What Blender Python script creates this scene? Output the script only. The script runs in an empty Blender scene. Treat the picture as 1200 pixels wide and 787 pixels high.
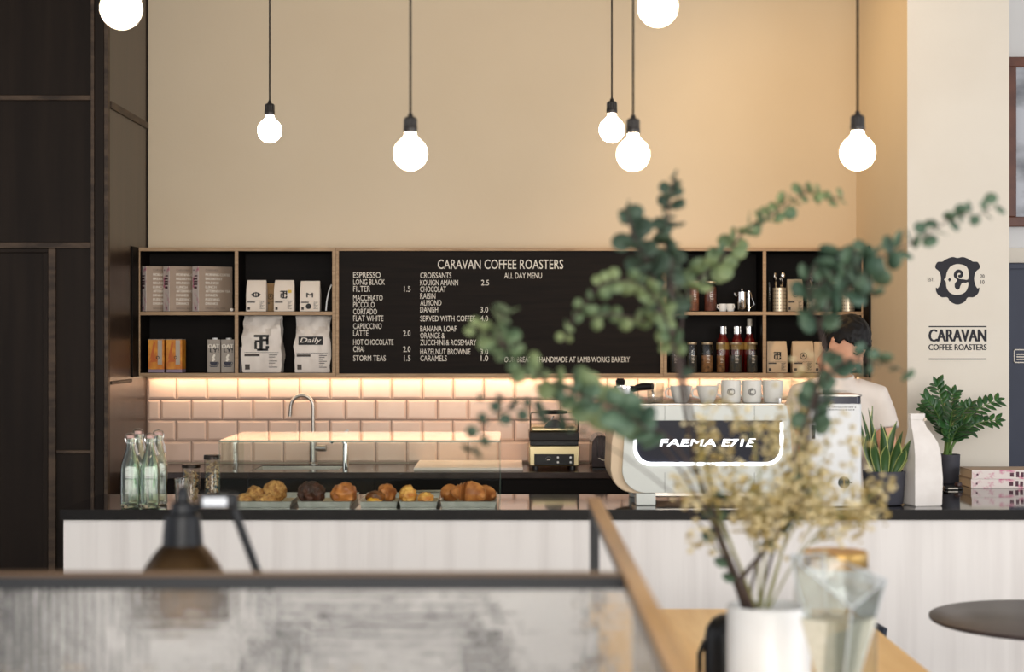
import bpy, bmesh, math, random
from mathutils import Vector, Matrix, Euler, noise

# ---------------------------------------------------------------- camera, light, exposure
scn = bpy.context.scene
COL = scn.collection
F = 2000.0                      # focal length in pixels of the 1200 px wide frame
CAMZ = 1.58
cam_d = bpy.data.cameras.new('camera')
cam_d.sensor_width = 36.0
cam_d.lens = F / 1200.0 * 36.0
cam_d.clip_start = 0.05
cam_d.dof.use_dof = True
cam_d.dof.focus_distance = 7.7
cam_d.dof.aperture_fstop = 2.5
cam = bpy.data.objects.new('camera', cam_d)
cam.location = (0, 0, CAMZ)
cam.rotation_euler = (math.pi / 2, 0, 0)
COL.objects.link(cam)
scn.camera = cam
scn.view_settings.view_transform = 'Standard'
scn.view_settings.look = 'None'
scn.view_settings.gamma = 1.0
scn.view_settings.exposure = 0.82
scn.view_settings.use_curve_mapping = False
scn.cycles.use_denoising = True
scn.cycles.max_bounces = 14
scn.cycles.transparent_max_bounces = 24
scn.cycles.transmission_bounces = 14
scn.cycles.caustics_reflective = False
scn.cycles.caustics_refractive = True
scn.cycles.sample_clamp_indirect = 4.0

world = bpy.data.worlds.new('daylight')
world.use_nodes = True
scn.world = world
bgn = world.node_tree.nodes['Background']
bgn.inputs[0].default_value = (0.94, 0.95, 1.0, 1)
bgn.inputs[1].default_value = 0.55


def area(name, loc, rot, sx, sy, power, col):
    d = bpy.data.lights.new(name, 'AREA')
    d.shape = 'RECTANGLE'
    d.size, d.size_y = sx, sy
    d.energy = power
    d.color = col
    o = bpy.data.objects.new(name, d)
    o.location = loc
    o.rotation_euler = rot
    COL.objects.link(o)
    return o


R = math.radians
# daylight through the shop front behind the camera, and a window further along on each side
area('shopfront_daylight', (0.3, -2.6, 2.0), (R(90), 0, R(-1)), 5.0, 2.8, 192, (1.0, 0.95, 0.88))
area('side_window_daylight', (4.6, 2.2, 2.0), (R(90), 0, R(68)), 3.4, 2.4, 62, (0.96, 0.97, 1.0))
# warm ceiling spots washing the back wall on the right
for lx, ly, tx, tz, pw in ((0.9, 6.6, 1.25, 2.5, 13), (0.35, 7.55, 1.775, 1.9, 46), (-0.6, 6.6, -0.5, 2.4, 9)):
    d = bpy.data.lights.new('ceiling_spot_light', 'SPOT')
    d.energy = pw
    d.color = (1.0, 0.66, 0.30)
    d.spot_size = R(100)
    d.spot_blend = 1.0
    d.shadow_soft_size = 0.12
    o = bpy.data.objects.new('ceiling_spot_light', d)
    o.location = (lx, ly, 3.75)
    o.rotation_euler = (Vector((tx, 8.2 if tx > 1.5 else 8.8, tz)) - Vector(o.location)).to_track_quat('-Z', 'Y').to_euler()
    COL.objects.link(o)
# warm light strip fixed to the underside of the wall shelves
area('shelf_light_strip', (-0.05, 8.755, 1.373), (R(-4), 0, 0), 3.62, 0.016, 3.6, (1.0, 0.74, 0.50))

# ---------------------------------------------------------------- helpers


def W(px, py, Y):
    s = F / Y
    return Vector(((px - 600) / s, Y, CAMZ - (py - 393.5) / s))


def X_(px, Y): return (px - 600) * Y / F
def Z_(py, Y): return CAMZ - (py - 393.5) * Y / F


def srgb(r, g, b):
    return tuple((c / 255 / 12.92 if c / 255 <= 0.04045 else ((c / 255 + 0.055) / 1.055) ** 2.4) for c in (r, g, b)) + (1,)


MATS = {}


def M(name, rgb=(128, 128, 128), rough=0.5, metal=0.0, rgb2=None, nscale=(6, 6, 6), bump=0.0, bscale=None, trans=0.0,
      ior=1.45, emit=0.0, ergb=None, coat=0.0, lo=0.35, hi=0.65, detail=4.0, sss=0.0, spec=0.5, alpha=1.0):
    if name in MATS:
        return MATS[name]
    m = bpy.data.materials.new(name)
    m.use_nodes = True
    nt = m.node_tree
    b = nt.nodes['Principled BSDF']
    b.inputs['Base Color'].default_value = srgb(*rgb)
    b.inputs['Roughness'].default_value = rough
    b.inputs['Metallic'].default_value = metal
    b.inputs['IOR'].default_value = ior
    b.inputs['Transmission Weight'].default_value = trans
    b.inputs['Coat Weight'].default_value = coat
    b.inputs['Specular IOR Level'].default_value = spec
    b.inputs['Alpha'].default_value = alpha
    if sss:
        b.inputs['Subsurface Weight'].default_value = sss
        b.inputs['Subsurface Radius'].default_value = (0.02, 0.008, 0.004)
    if emit:
        b.inputs['Emission Color'].default_value = srgb(*(ergb or rgb))
        b.inputs['Emission Strength'].default_value = emit
    tc = nt.nodes.new('ShaderNodeTexCoord')
    mp = nt.nodes.new('ShaderNodeMapping')
    mp.inputs['Scale'].default_value = nscale
    nt.links.new(tc.outputs['Object'], mp.inputs['Vector'])
    nz = nt.nodes.new('ShaderNodeTexNoise')
    nz.inputs['Scale'].default_value = 1.0
    nz.inputs['Detail'].default_value = detail
    nt.links.new(mp.outputs['Vector'], nz.inputs['Vector'])
    cr = nt.nodes.new('ShaderNodeValToRGB')
    cr.color_ramp.elements[0].position = lo
    cr.color_ramp.elements[1].position = hi
    cr.color_ramp.elements[0].color = srgb(*rgb)
    if rgb2 is None:
        rgb2 = tuple(c * 0.95 for c in rgb)
    cr.color_ramp.elements[1].color = srgb(*rgb2)
    nt.links.new(nz.outputs['Fac'], cr.inputs['Fac'])
    nt.links.new(cr.outputs['Color'], b.inputs['Base Color'])
    if bump:
        bp = nt.nodes.new('ShaderNodeBump')
        bp.inputs['Strength'].default_value = bump
        bp.inputs['Distance'].default_value = 0.01
        if bscale:
            mp2 = nt.nodes.new('ShaderNodeMapping')
            mp2.inputs['Scale'].default_value = bscale
            nt.links.new(tc.outputs['Object'], mp2.inputs['Vector'])
            n2 = nt.nodes.new('ShaderNodeTexNoise')
            n2.inputs['Scale'].default_value = 1.0
            n2.inputs['Detail'].default_value = 3
            nt.links.new(mp2.outputs['Vector'], n2.inputs['Vector'])
            nt.links.new(n2.outputs['Fac'], bp.inputs['Height'])
        else:
            nt.links.new(nz.outputs['Fac'], bp.inputs['Height'])
        nt.links.new(bp.outputs['Normal'], b.inputs['Normal'])
    MATS[name] = m
    return m


def thin_glass(name, tint=(255, 255, 255), rough=0.0, r0=0.03):
    """a pane thin enough not to bend what lies behind it: straight-through light plus mirror reflection by angle"""
    if name in MATS:
        return MATS[name]
    m = bpy.data.materials.new(name)
    m.use_nodes = True
    nt = m.node_tree
    for n in list(nt.nodes):
        nt.nodes.remove(n)
    out = nt.nodes.new('ShaderNodeOutputMaterial')
    mix = nt.nodes.new('ShaderNodeMixShader')
    tr = nt.nodes.new('ShaderNodeBsdfTransparent')
    tr.inputs[0].default_value = srgb(*tint)
    gl = nt.nodes.new('ShaderNodeBsdfGlossy')
    gl.inputs['Roughness'].default_value = rough
    lw = nt.nodes.new('ShaderNodeLayerWeight')         # 1 - |cos| ; Schlick's rule gives the mirror share
    lw.inputs[0].default_value = 0.5
    pw = nt.nodes.new('ShaderNodeMath'); pw.operation = 'POWER'
    pw.inputs[1].default_value = 5.0
    ma = nt.nodes.new('ShaderNodeMath'); ma.operation = 'MULTIPLY_ADD'
    ma.inputs[1].default_value = 1.0 - r0
    ma.inputs[2].default_value = r0
    nt.links.new(lw.outputs['Facing'], pw.inputs[0])
    nt.links.new(pw.outputs[0], ma.inputs[0])
    nt.links.new(ma.outputs[0], mix.inputs[0])
    nt.links.new(tr.outputs[0], mix.inputs[1])
    nt.links.new(gl.outputs[0], mix.inputs[2])
    nt.links.new(mix.outputs[0], out.inputs[0])
    MATS[name] = m
    return m


class MB:
    def __init__(self):
        self.bm = bmesh.new()
        self.bev = False

    def box(self, x0, y0, z0, x1, y1, z1, bev=0.0, seg=2, rz=0.0):
        bm = self.bm
        c = Vector(((x0 + x1) / 2, (y0 + y1) / 2, (z0 + z1) / 2))
        mat = Matrix.Translation(c) @ Matrix.Rotation(rz, 4, 'Z') @ Matrix.Diagonal((x1 - x0, y1 - y0, z1 - z0, 1))
        r = bmesh.ops.create_cube(bm, size=1.0, matrix=mat)
        if bev:
            self.bev = True
            es = list({e for v in r['verts'] for e in v.link_edges})
            bmesh.ops.bevel(bm, geom=es, offset=bev, segments=seg, profile=0.5, affect='EDGES')
        return self

    def tube(self, pts, r, n=10, caps=True, closed=False, ry=None):
        bm = self.bm
        pts = [Vector(p) for p in pts]
        k = len(pts)
        if not isinstance(r, (list, tuple)):
            r = [r] * k
        rings = []
        up = None
        for i, p in enumerate(pts):
            if closed:
                t = (pts[(i + 1) % k] - pts[i - 1]).normalized()
            else:
                t = (pts[min(i + 1, k - 1)] - pts[max(i - 1, 0)]).normalized()
            if up is None:
                up = Vector((0, 0, 1)) if abs(t.z) < 0.9 else Vector((1, 0, 0))
            a = up - t * up.dot(t)
            if a.length < 1e-6:
                a = t.orthogonal()
            a.normalize()
            b = t.cross(a)
            up = a
            q = r[i] if ry is None else r[i] * ry
            rings.append([bm.verts.new(p + a * r[i] * math.cos(2 * math.pi * j / n) + b * q * math.sin(2 * math.pi * j / n)) for j in range(n)])
        m = k if closed else k - 1
        for i in range(m):
            A, B = rings[i], rings[(i + 1) % k]
            for j in range(n):
                bm.faces.new((A[j], A[(j + 1) % n], B[(j + 1) % n], B[j]))
        if caps and not closed:
            bm.faces.new(rings[0])
            bm.faces.new(list(reversed(rings[-1])))
        return self

    def lathe(self, prof, n=32, c=(0, 0, 0), squash=1.0):
        """profile of (radius, height) spun about z"""
        bm = self.bm
        c = Vector(c)
        rings = []
        for (r, z) in prof:
            if r <= 1e-6:
                rings.append([bm.verts.new(c + Vector((0, 0, z)))])
            else:
                rings.append([bm.verts.new(c + Vector((r * math.cos(2 * math.pi * j / n), squash * r * math.sin(2 * math.pi * j / n), z))) for j in range(n)])
        for A, B in zip(rings, rings[1:]):
            if len(A) == 1 and len(B) == 1:
                continue
            for j in range(n):
                k = (j + 1) % n
                if len(A) == 1:
                    bm.faces.new((A[0], B[k], B[j]))
                elif len(B) == 1:
                    bm.faces.new((A[j], A[k], B[0]))
                else:
                    bm.faces.new((A[j], A[k], B[k], B[j]))
        return self

    def loft(self, rings, caps=True):
        bm = self.bm
        vs = [[bm.verts.new(Vector(p)) for p in ring] for ring in rings]
        n = len(vs[0])
        for A, B in zip(vs, vs[1:]):
            for j in range(n):
                bm.faces.new((A[j], A[(j + 1) % n], B[(j + 1) % n], B[j]))
        if caps:
            bm.faces.new(vs[0])
            bm.faces.new(list(reversed(vs[-1])))
        return self

    def prism(self, pts, y0, y1, bev=0.0, axis='y'):
        """outline of (x, z) points run from y0 to y1"""
        bm = self.bm
        f = (lambda a, b, t: Vector((a, t, b))) if axis == 'y' else (lambda a, b, t: Vector((a, b, t))) if axis == 'z' else (lambda a, b, t: Vector((t, a, b)))
        A = [bm.verts.new(f(a, b, y0)) for a, b in pts]
        B = [bm.verts.new(f(a, b, y1)) for a, b in pts]
        n = len(pts)
        fs = [bm.faces.new(A), bm.faces.new(list(reversed(B)))]
        for j in range(n):
            fs.append(bm.faces.new((A[j], B[j], B[(j + 1) % n], A[(j + 1) % n])))
        if bev:
            self.bev = True
            es = list(fs[0].edges) + list(fs[1].edges)
            bmesh.ops.bevel(bm, geom=es, offset=bev, segments=2, profile=0.5, affect='EDGES')
        return self

    def flat(self, pts, y):
        self.bm.faces.new([self.bm.verts.new((a, y, b)) for a, b in pts])
        return self

    def blob(self, c, rad, sub=3, f=None, rot=None):
        r = bmesh.ops.create_icosphere(self.bm, subdivisions=sub, radius=1.0)
        c = Vector(c)
        if not isinstance(rad, (tuple, list)):
            rad = (rad,) * 3
        mt = rot.to_matrix() if rot is not None else Matrix.Identity(3)
        for v in r['verts']:
            p = v.co.copy()
            k = f(p) if f else 1.0
            v.co = c + mt @ Vector((p.x * rad[0] * k, p.y * rad[1] * k, p.z * rad[2] * k))
        return self

    def text(self, s, x0, x1, zc, h, y, bold=0.0, slant=0.0):
        """lettering laid flat in an x-z plane, fitted to the width x0..x1 and height h about zc"""
        cu = bpy.data.curves.new('lettering_outline', 'FONT')
        cu.body = s
        cu.size = 1.0
        cu.resolution_u = 3
        cu.shear = slant
        o = bpy.data.objects.new('lettering_outline', cu)
        COL.objects.link(o)
        dg = bpy.context.evaluated_depsgraph_get()
        me = bpy.data.meshes.new_from_object(o.evaluated_get(dg))
        xs = [v.co.x for v in me.vertices]
        ys = [v.co.y for v in me.vertices]
        ax, bx, ay, by = min(xs), max(xs), min(ys), max(ys)
        e = max(0.0, bold) * h                     # heavier strokes: the outline repeated a hair to each side
        for k_, dx in enumerate((0.0,) if e == 0 else (-e, -e / 3, e / 3, e)):
            u0, u1 = x0 + e + dx, x1 - e + dx
            vs = [self.bm.verts.new((u0 + (v.co.x - ax) / (bx - ax) * (u1 - u0), y - 0.00003 * k_, zc - h / 2 + (v.co.y - ay) / (by - ay) * h)) for v in me.vertices]
            for p in me.polygons:
                try:
                    self.bm.faces.new([vs[i] for i in p.vertices])
                except ValueError:
                    pass
        bpy.data.objects.remove(o)
        bpy.data.meshes.remove(me)
        bpy.data.curves.remove(cu)
        return self

    def xf(self, mat):
        bmesh.ops.transform(self.bm, matrix=mat, verts=self.bm.verts)
        return self

    def build(self, name, mat, parent=None, smooth=True, angle=38, loc=None, rot=None, normals=True):
        bm = self.bm
        if normals:
            bmesh.ops.recalc_face_normals(bm, faces=bm.faces)
        if smooth:
            for f in bm.faces:
                f.smooth = True
            ar = sorted(f.calc_area() for f in bm.faces)
            md = ar[len(ar) // 2]
            for f in bm.faces:
                if len(f.verts) > 4 or (self.bev and f.calc_area() > 6 * md):
                    f.smooth = False
            lim = math.radians(angle)
            for e in bm.edges:
                if len(e.link_faces) == 2 and e.calc_face_angle(0) > lim:
                    e.smooth = False
        me = bpy.data.meshes.new(name)
        bm.to_mesh(me)
        bm.free()
        me.materials.append(mat)
        o = bpy.data.objects.new(name, me)
        COL.objects.link(o)
        if parent is not None:
            o.parent = parent
        if loc is not None:
            o.location = loc
        if rot is not None:
            o.rotation_euler = rot
        return o


def remeshed(mb, name, mat, parent, voxel, smooth=4):
    """several overlapping volumes joined into one continuous skin"""
    t = mb.build(name, mat, None, smooth=False)
    md = t.modifiers.new('r', 'REMESH')
    md.mode = 'VOXEL'
    md.voxel_size = voxel
    ms = t.modifiers.new('s', 'SMOOTH')
    ms.iterations = smooth
    ms.factor = 0.5
    dg = bpy.context.evaluated_depsgraph_get()
    me = bpy.data.meshes.new_from_object(t.evaluated_get(dg))
    for p in me.polygons:
        p.use_smooth = True
    bpy.data.objects.remove(t)
    me.name = name
    me.materials.clear()
    me.materials.append(mat)
    o = bpy.data.objects.new(name, me)
    COL.objects.link(o)
    o.parent = parent
    return o


def tag(o, label, cat, group=None):
    o['label'] = label
    o['category'] = cat
    if group:
        o['group'] = group
    return o


def thing(name, label, cat, loc=(0, 0, 0), rz=0.0, group=None):
    o = bpy.data.objects.new(name, None)
    o.empty_display_size = 0.05
    COL.objects.link(o)
    o.location = loc
    o.rotation_euler = (0, 0, rz)
    return tag(o, label, cat, group)


def struct(o):
    o['kind'] = 'structure'
    return o


def dup(root, loc, label, rz=None, group=None, scale=None):
    r = root.copy()
    COL.objects.link(r)
    r.location = loc
    if rz is not None:
        r.rotation_euler = (0, 0, rz)
    if scale is not None:
        r.scale = scale
    r['label'] = label
    if group:
        r['group'] = group
    for ch in list(root.children):
        c = ch.copy()
        COL.objects.link(c)
        c.parent = r
        for g in list(ch.children):
            d = g.copy()
            COL.objects.link(d)
            d.parent = c
    return r


def arc(cx, cz, r, a0, a1, n):
    return [(cx + r * math.cos(R(a0 + (a1 - a0) * i / n)), cz + r * math.sin(R(a0 + (a1 - a0) * i / n))) for i in range(n + 1)]


def rrect(x0, z0, x1, z1, r, n=5):
    return arc(x1 - r, z1 - r, r, 0, 90, n) + arc(x0 + r, z1 - r, r, 90, 180, n) + arc(x0 + r, z0 + r, r, 180, 270, n) + arc(x1 - r, z0 + r, r, 270, 360, n)


rng = random.Random(7)
# ---------------------------------------------------------------- materials
m_wall = M('tan_wall_paint', (214, 199, 174), 0.85, rgb2=(210, 194, 168), nscale=(1.2, 1.2, 1.2), bump=0.04, bscale=(60, 60, 60))
m_cream = M('cream_wall_paint', (226, 219, 206), 0.85, rgb2=(221, 213, 199), nscale=(2, 2, 2), bump=0.04, bscale=(60, 60, 60))
m_floor = M('polished_concrete', (120, 114, 108), 0.45, rgb2=(98, 92, 86), nscale=(2, 2, 2), bump=0.03)
m_ceil = M('ceiling_paint', (215, 208, 196), 0.9)
m_dark = M('dark_stained_ply', (34, 25, 18), 0.55, spec=0.18, rgb2=(25, 17, 11), nscale=(14, 14, 1.2), bump=0.05, detail=6)
m_darkedge = M('lighter_timber_edge', (80, 64, 50), 0.5, spec=0.3, rgb2=(48, 37, 28), nscale=(8, 8, 30))  # a lighter brown than the dark panels
m_ply = M('birch_ply_edge', (182, 152, 118), 0.55, rgb2=(156, 126, 94), nscale=(6, 30, 90))
m_black = M('black_stained_ply', (21, 15, 11), 0.6, spec=0.15, rgb2=(15, 11, 8), nscale=(2, 2, 40), bump=0.05)
m_board = M('chalkboard_black', (28, 21, 16), 0.6, spec=0.15, rgb2=(20, 15, 11), nscale=(3, 3, 45), bump=0.04)
m_ink = M('off_white_lettering', (236, 228, 214), 0.7)
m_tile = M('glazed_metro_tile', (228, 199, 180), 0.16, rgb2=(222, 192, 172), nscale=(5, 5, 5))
m_grout = M('tile_grout', (168, 140, 124), 0.9)
m_stone = M('black_polished_stone', (16, 14, 14), 0.06, ior=2.0, rgb2=(22, 20, 19), nscale=(60, 60, 60))
m_stonedge = m_stone
m_white = M('white_washed_timber', (230, 225, 220), 0.55, rgb2=(212, 206, 201), nscale=(15, 8, 0.8), bump=0.03, lo=0.45, hi=0.8, detail=9)
m_steel = M('brushed_steel', (190, 184, 176), 0.28, 1.0, rgb2=(170, 164, 156), nscale=(4, 4, 60))
m_chrome = M('chrome', (225, 222, 218), 0.08, 1.0)
m_blackplastic = M('black_plastic', (12, 11, 11), 0.3, spec=0.35)
m_blackmetal = M('black_powder_coated_steel', (21, 23, 27), 0.4, spec=0.35)
m_oak = M('light_oak', (240, 200, 138), 0.45, rgb2=(224, 178, 114), nscale=(16, 1.5, 10), detail=6)
m_oakcap = M('brown_oiled_oak', (186, 140, 86), 0.3, rgb2=(142, 100, 58), nscale=(14, 2, 14), detail=6)
m_glass = M('clear_glass', (255, 255, 255), 0.0, trans=1.0, ior=1.45)
m_glass.node_tree.nodes['Principled BSDF'].inputs['Base Color'].default_value = (1, 1, 1, 1)
m_gglass = M('greenish_bottle_glass', (236, 249, 238), 0.0, rgb2=(233, 247, 235), trans=1.0, ior=1.45)
m_pane = thin_glass('display_pane_glass', (250, 254, 251), r0=0.006)
m_edgedark = M('black_stone_edge', (20, 18, 17), 0.4, spec=0.2, rgb2=(25, 22, 20), nscale=(60, 60, 60))
m_jarglass = thin_glass('thin_jar_glass', (244, 245, 241), r0=0.05)
m_ceramic = M('white_glazed_ceramic', (232, 232, 230), 0.25)
m_paper = M('white_paper', (226, 216, 204), 0.7, rgb2=(216, 205, 192), nscale=(20, 20, 20), bump=0.05)
m_kraft = M('kraft_paper', (186, 152, 112), 0.8, rgb2=(172, 138, 98), nscale=(40, 40, 40))
m_print = M('black_print', (28, 26, 25), 0.6)
m_bulb = M('glowing_frosted_bulb', (255, 250, 240), 0.3, emit=14.0, ergb=(255, 232, 200))
# ---------------------------------------------------------------- the room
WY = 8.8                                    # back wall
XL, XR = -1.885, 1.775
b = MB(); b.box(-6, -3, -0.1, 6, 9, 0); struct(b.build('floor', m_floor))
b = MB(); b.box(-6, 2.6, 3.95, 6, 9, 4.05); struct(b.build('ceiling', m_ceil))
b = MB(); b.box(XL, WY, 0, XR, WY + 0.15, 3.95); struct(b.build('wall_back', m_wall))
b = MB(); b.box(XR, 7.672, 0, XR + 0.03, WY, 3.95); struct(b.build('wall_right', m_wall))
b = MB(); b.box(XR + 0.03, 7.66, 0, 2.232, WY + 0.15, 3.95); b.box(XR, 7.66, 0, XR + 0.03, 7.672, 3.95)
struct(b.build('wall_column', m_cream))
b = MB(); b.box(2.232, WY, 0, 6, WY + 0.15, 3.95); struct(b.build('wall_rear', M('pale_grey_wall', (224, 224, 224), 0.85, rgb2=(221, 221, 221), nscale=(2, 2, 2))))

# dark panelled joinery on the left: face towards the room and a return along the side of the bar
YF = 7.96
b = MB(); b.box(-6, YF, 0, XL - 0.001, WY + 0.15, 3.95)
wl = struct(b.build('wall_left', m_dark))
k = [0]


def trim(x0, y0, z0, x1, y1, z1, mat=m_darkedge):
    k[0] += 1
    t = MB().box(x0, y0, z0, x1, y1, z1, 0.003).build('trim_%d' % k[0], mat)
    return struct(t)


def tface(pa, qa, pb, qb, d=0.018, mat=m_darkedge):
    return trim(X_(pa, YF), YF - d, Z_(qb, YF), X_(pb, YF), YF, Z_(qa, YF), mat)


tface(-400, 112, 107.5, 118)
tface(-400, 284, 107.5, 291)
tface(57.5, 291.3, 66, 800)
tface(66.3, 527, 107.5, 531, 0.012)
# corner post with lighter edges
trim(X_(108, YF), YF - 0.03, 0, X_(112, YF), YF, 3.94)
trim(X_(112.3, YF), YF - 0.027, 0, X_(123.3, YF), YF, 3.94, m_dark)
trim(X_(123.6, YF), YF - 0.03, 0, XL + 0.006, YF + 0.02, 3.94)
trim(XL, YF + 0.03, 2.645, XL + 0.012, WY - 0.002, 2.68)
trim(XL, YF + 0.03, 1.352, XL + 0.012, 8.42, 1.368)
trim(XL, WY - 0.014, 2.03, XL + 0.01, WY - 0.002, 3.94, m_dark)
m_sidewarm = M('dark_brown_side_panel', (60, 45, 35), 0.3, rgb2=(48, 36, 28), nscale=(12, 12, 1.0), bump=0.04)
b = MB(); b.box(XL, YF + 0.025, 0, XL + 0.004, WY - 0.001, 3.94); k[0] += 1
struct(b.build('trim_%d' % k[0], m_sidewarm))
# flush door in the dark joinery
d1 = MB().box(-3.1, YF - 0.004, 0.02, X_(51, YF), YF - 0.0005, Z_(296, YF), 0.002).build('door_1', m_dark)
struct(d1)
fr = MB()
fr.box(-3.1, YF - 0.016, Z_(296, YF), X_(57, YF), YF - 0.0005, Z_(291.5, YF), 0.002)
fr.box(X_(51.3, YF), YF - 0.016, 0.0, X_(57, YF), YF - 0.0005, Z_(296.2, YF), 0.002)
fr.build('door_frame', m_dark, d1)

# navy door and pale band behind the column
YD = 8.74
d2 = MB().box(2.26, YD, 0.0, 3.5, WY - 0.001, Z_(308, YD), 0.004).build('door_2', M('navy_painted_door', (50, 56, 74), 0.5, rgb2=(44, 50, 68), nscale=(3, 3, 3)))
struct(d2)
MB().box(2.26, YD - 0.012, Z_(315, YD), 3.5, YD - 0.0005, Z_(309, YD), 0.002).build('door_rail', MATS['navy_painted_door'], d2)
sg = thing('door_sign', 'small outlined sign with white lines on the navy door', 'sign', W(1196, 417, YD - 0.002))
q = MB()
x0, x1, z0, z1 = -0.035, 0.10, -0.035, 0.035
for a in ((x0, z1 - 0.005, x1, z1), (x0, z0, x1, z0 + 0.005), (x0, z0, x0 + 0.005, z1), (x1 - 0.005, z0, x1, z1)):
    q.box(a[0], -0.002, a[1], a[2], 0, a[3])
q.build('sign_border', m_ink, sg)
q = MB()
for i, l in enumerate((0.06, 0.09, 0.09)):
    q.box(x0 + 0.014, -0.002, 0.006 - i * 0.013, x0 + 0.014 + l * 0.9, 0, 0.012 - i * 0.013)
q.build('sign_lines', m_ink, sg)
kt = MB().box(2.235, WY - 0.03, Z_(308, YD) + 0.002, 3.55, WY - 0.001, Z_(290, YD), 0.003)
k[0] += 1
struct(kt.build('trim_%d' % k[0], m_cream))

# ---------------------------------------------------------------- tiled splashback (one mesh, bevelled tiles)
sb = MB()
rows = [(1.2545, 1.3625, 207), (1.149, 1.2525, 188.5), (1.041, 1.147, 206.5), (0.929, 1.039, 188.5)]
T = 0.1585
for (z0, z1, jx) in rows:
    x = X_(jx, WY) - 2 * T
    while x < XR:
        a, c = max(x + 0.001, XL + 0.006), min(x + T - 0.001, XR - 0.002)
        if c - a > 0.012:
            i = min(0.012, (c - a) / 3)
            O = [(a, z0), (c, z0), (c, z1), (a, z1)]
            I = [(a + i, z0 + i), (c - i, z0 + i), (c - i, z1 - i), (a + i, z1 - i)]
            vo = [sb.bm.verts.new((p, WY - 0.005, r)) for p, r in O]
            vi = [sb.bm.verts.new((p, WY - 0.012, r)) for p, r in I]
            sb.bm.faces.new(vi)
            for j in range(4):
                sb.bm.faces.new((vo[j], vo[(j + 1) % 4], vi[(j + 1) % 4], vi[j]))
        x += T
tl = sb.build('tiled_splashback', m_tile, smooth=False, normals=False)
for p in tl.data.polygons:
    pass
tag(tl, 'glossy pink-lit white brick tiles along the wall behind the sink', 'tiles')
gr = MB().box(XL + 0.005, WY - 0.0062, 0.929, XR - 0.002, WY - 0.0002, 1.3625).build('grout', m_grout, tl)

# ---------------------------------------------------------------- front counter
CZ = 0.9425
CF = 6.27
ct = thing('bar_counter', 'long white timber fronted bar counter with a black polished top', 'counter', (0, 0, 0))
pl = [(-1.66, CF), (2.75, CF), (2.75, 7.655), (1.775, 7.655), (1.775, 6.88), (-1.66, 6.88)]
MB().prism(pl, CZ - 0.0375, CZ, 0.0008, axis='z').build('worktop', m_stone, ct)
MB().box(-1.661, CF - 0.0012, CZ - 0.0375, 2.75, CF - 0.0001, CZ - 0.0004).build('dull_edge_strip', m_edgedark, ct, smooth=False)  # added matt strip that keeps bright reflections off the slab's front edge
fp = MB()
xs = [-1.652, 2.74]
for a, c in zip(xs, xs[1:]):
    fp.box(a + 0.0006, CF + 0.012, 0.08, c - 0.0006, CF + 0.035, CZ - 0.038, 0.0012)
fp.build('front_panel', m_white, ct)
MB().box(-1.652, CF + 0.0355, 0.08, -1.63, 6.87, CZ - 0.038).build('end_panel', m_white, ct)
MB().box(-1.62, CF + 0.05, 0, 2.7, CF + 0.07, 0.08).build('plinth', m_blackmetal, ct)
MB().box(-1.63, CF + 0.036, 0.08, 2.74, 6.86, CZ - 0.0385).build('cabinet_body', m_black, ct)

# ---------------------------------------------------------------- back counter with sink
BZ = 0.925
bc = thing('back_counter', 'dark back worktop on black cupboards below the tiles', 'counter', (0, 0, 0))
SX0, SX1, SY0, SY1 = -1.268, -0.85, 8.37, 8.65
w = MB()
w.box(XL + 0.006, 8.2, BZ - 0.03, SX0, WY - 0.013, BZ, 0.002)
w.box(SX1, 8.2, BZ - 0.03, XR - 0.002, WY - 0.013, BZ, 0.002)
w.box(SX0, 8.2, BZ - 0.03, SX1, SY0, BZ, 0.002)
w.box(SX0, SY1, BZ - 0.03, SX1, WY - 0.013, BZ, 0.002)
w.build('worktop', M('dark_brown_worktop', (58, 44, 38), 0.22, rgb2=(48, 36, 31), nscale=(10, 10, 10)), bc)
cx = [XL + 0.006, -1.27, -0.66, -0.05, 0.56, 1.17, XR - 0.002]
for a, c in zip(cx, cx[1:]):
    MB().box(a + 0.002, 8.215, 0.1, c - 0.002, 8.235, BZ - 0.031, 0.002).build('cupboard_door', m_black, bc)
MB().box(XL + 0.006, 8.25, 0.0, XR - 0.002, 8.27, BZ - 0.031).build('cupboard_body', m_blackmetal, bc)
sk = MB()
sk.box(SX0 + 0.002, SY0 + 0.002, BZ - 0.18, SX1 - 0.002, SY1 - 0.002, BZ - 0.175)
sk.box(SX0 + 0.002, SY0 + 0.002, BZ - 0.175, SX0 + 0.006, SY1 - 0.002, BZ - 0.004)
sk.box(SX1 - 0.006, SY0 + 0.002, BZ - 0.175, SX1 - 0.002, SY1 - 0.002, BZ - 0.004)
sk.box(SX0 + 0.006, SY0 + 0.002, BZ - 0.175, SX1 - 0.006, SY0 + 0.006, BZ - 0.004)
sk.box(SX0 + 0.006, SY1 - 0.006, BZ - 0.175, SX1 - 0.006, SY1 - 0.002, BZ - 0.004)
sk.build('sink', m_steel, bc)

# ---------------------------------------------------------------- wall shelves
SF = 8.57
SZ0, SZ1 = Z_(441, SF), Z_(290, SF)
PT = 0.0175
xa, xb = X_(160, SF), X_(393.4, SF)
xc, xd = X_(777.6, SF), XR - 0.002
MIDZ = Z_(365, SF)


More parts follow.
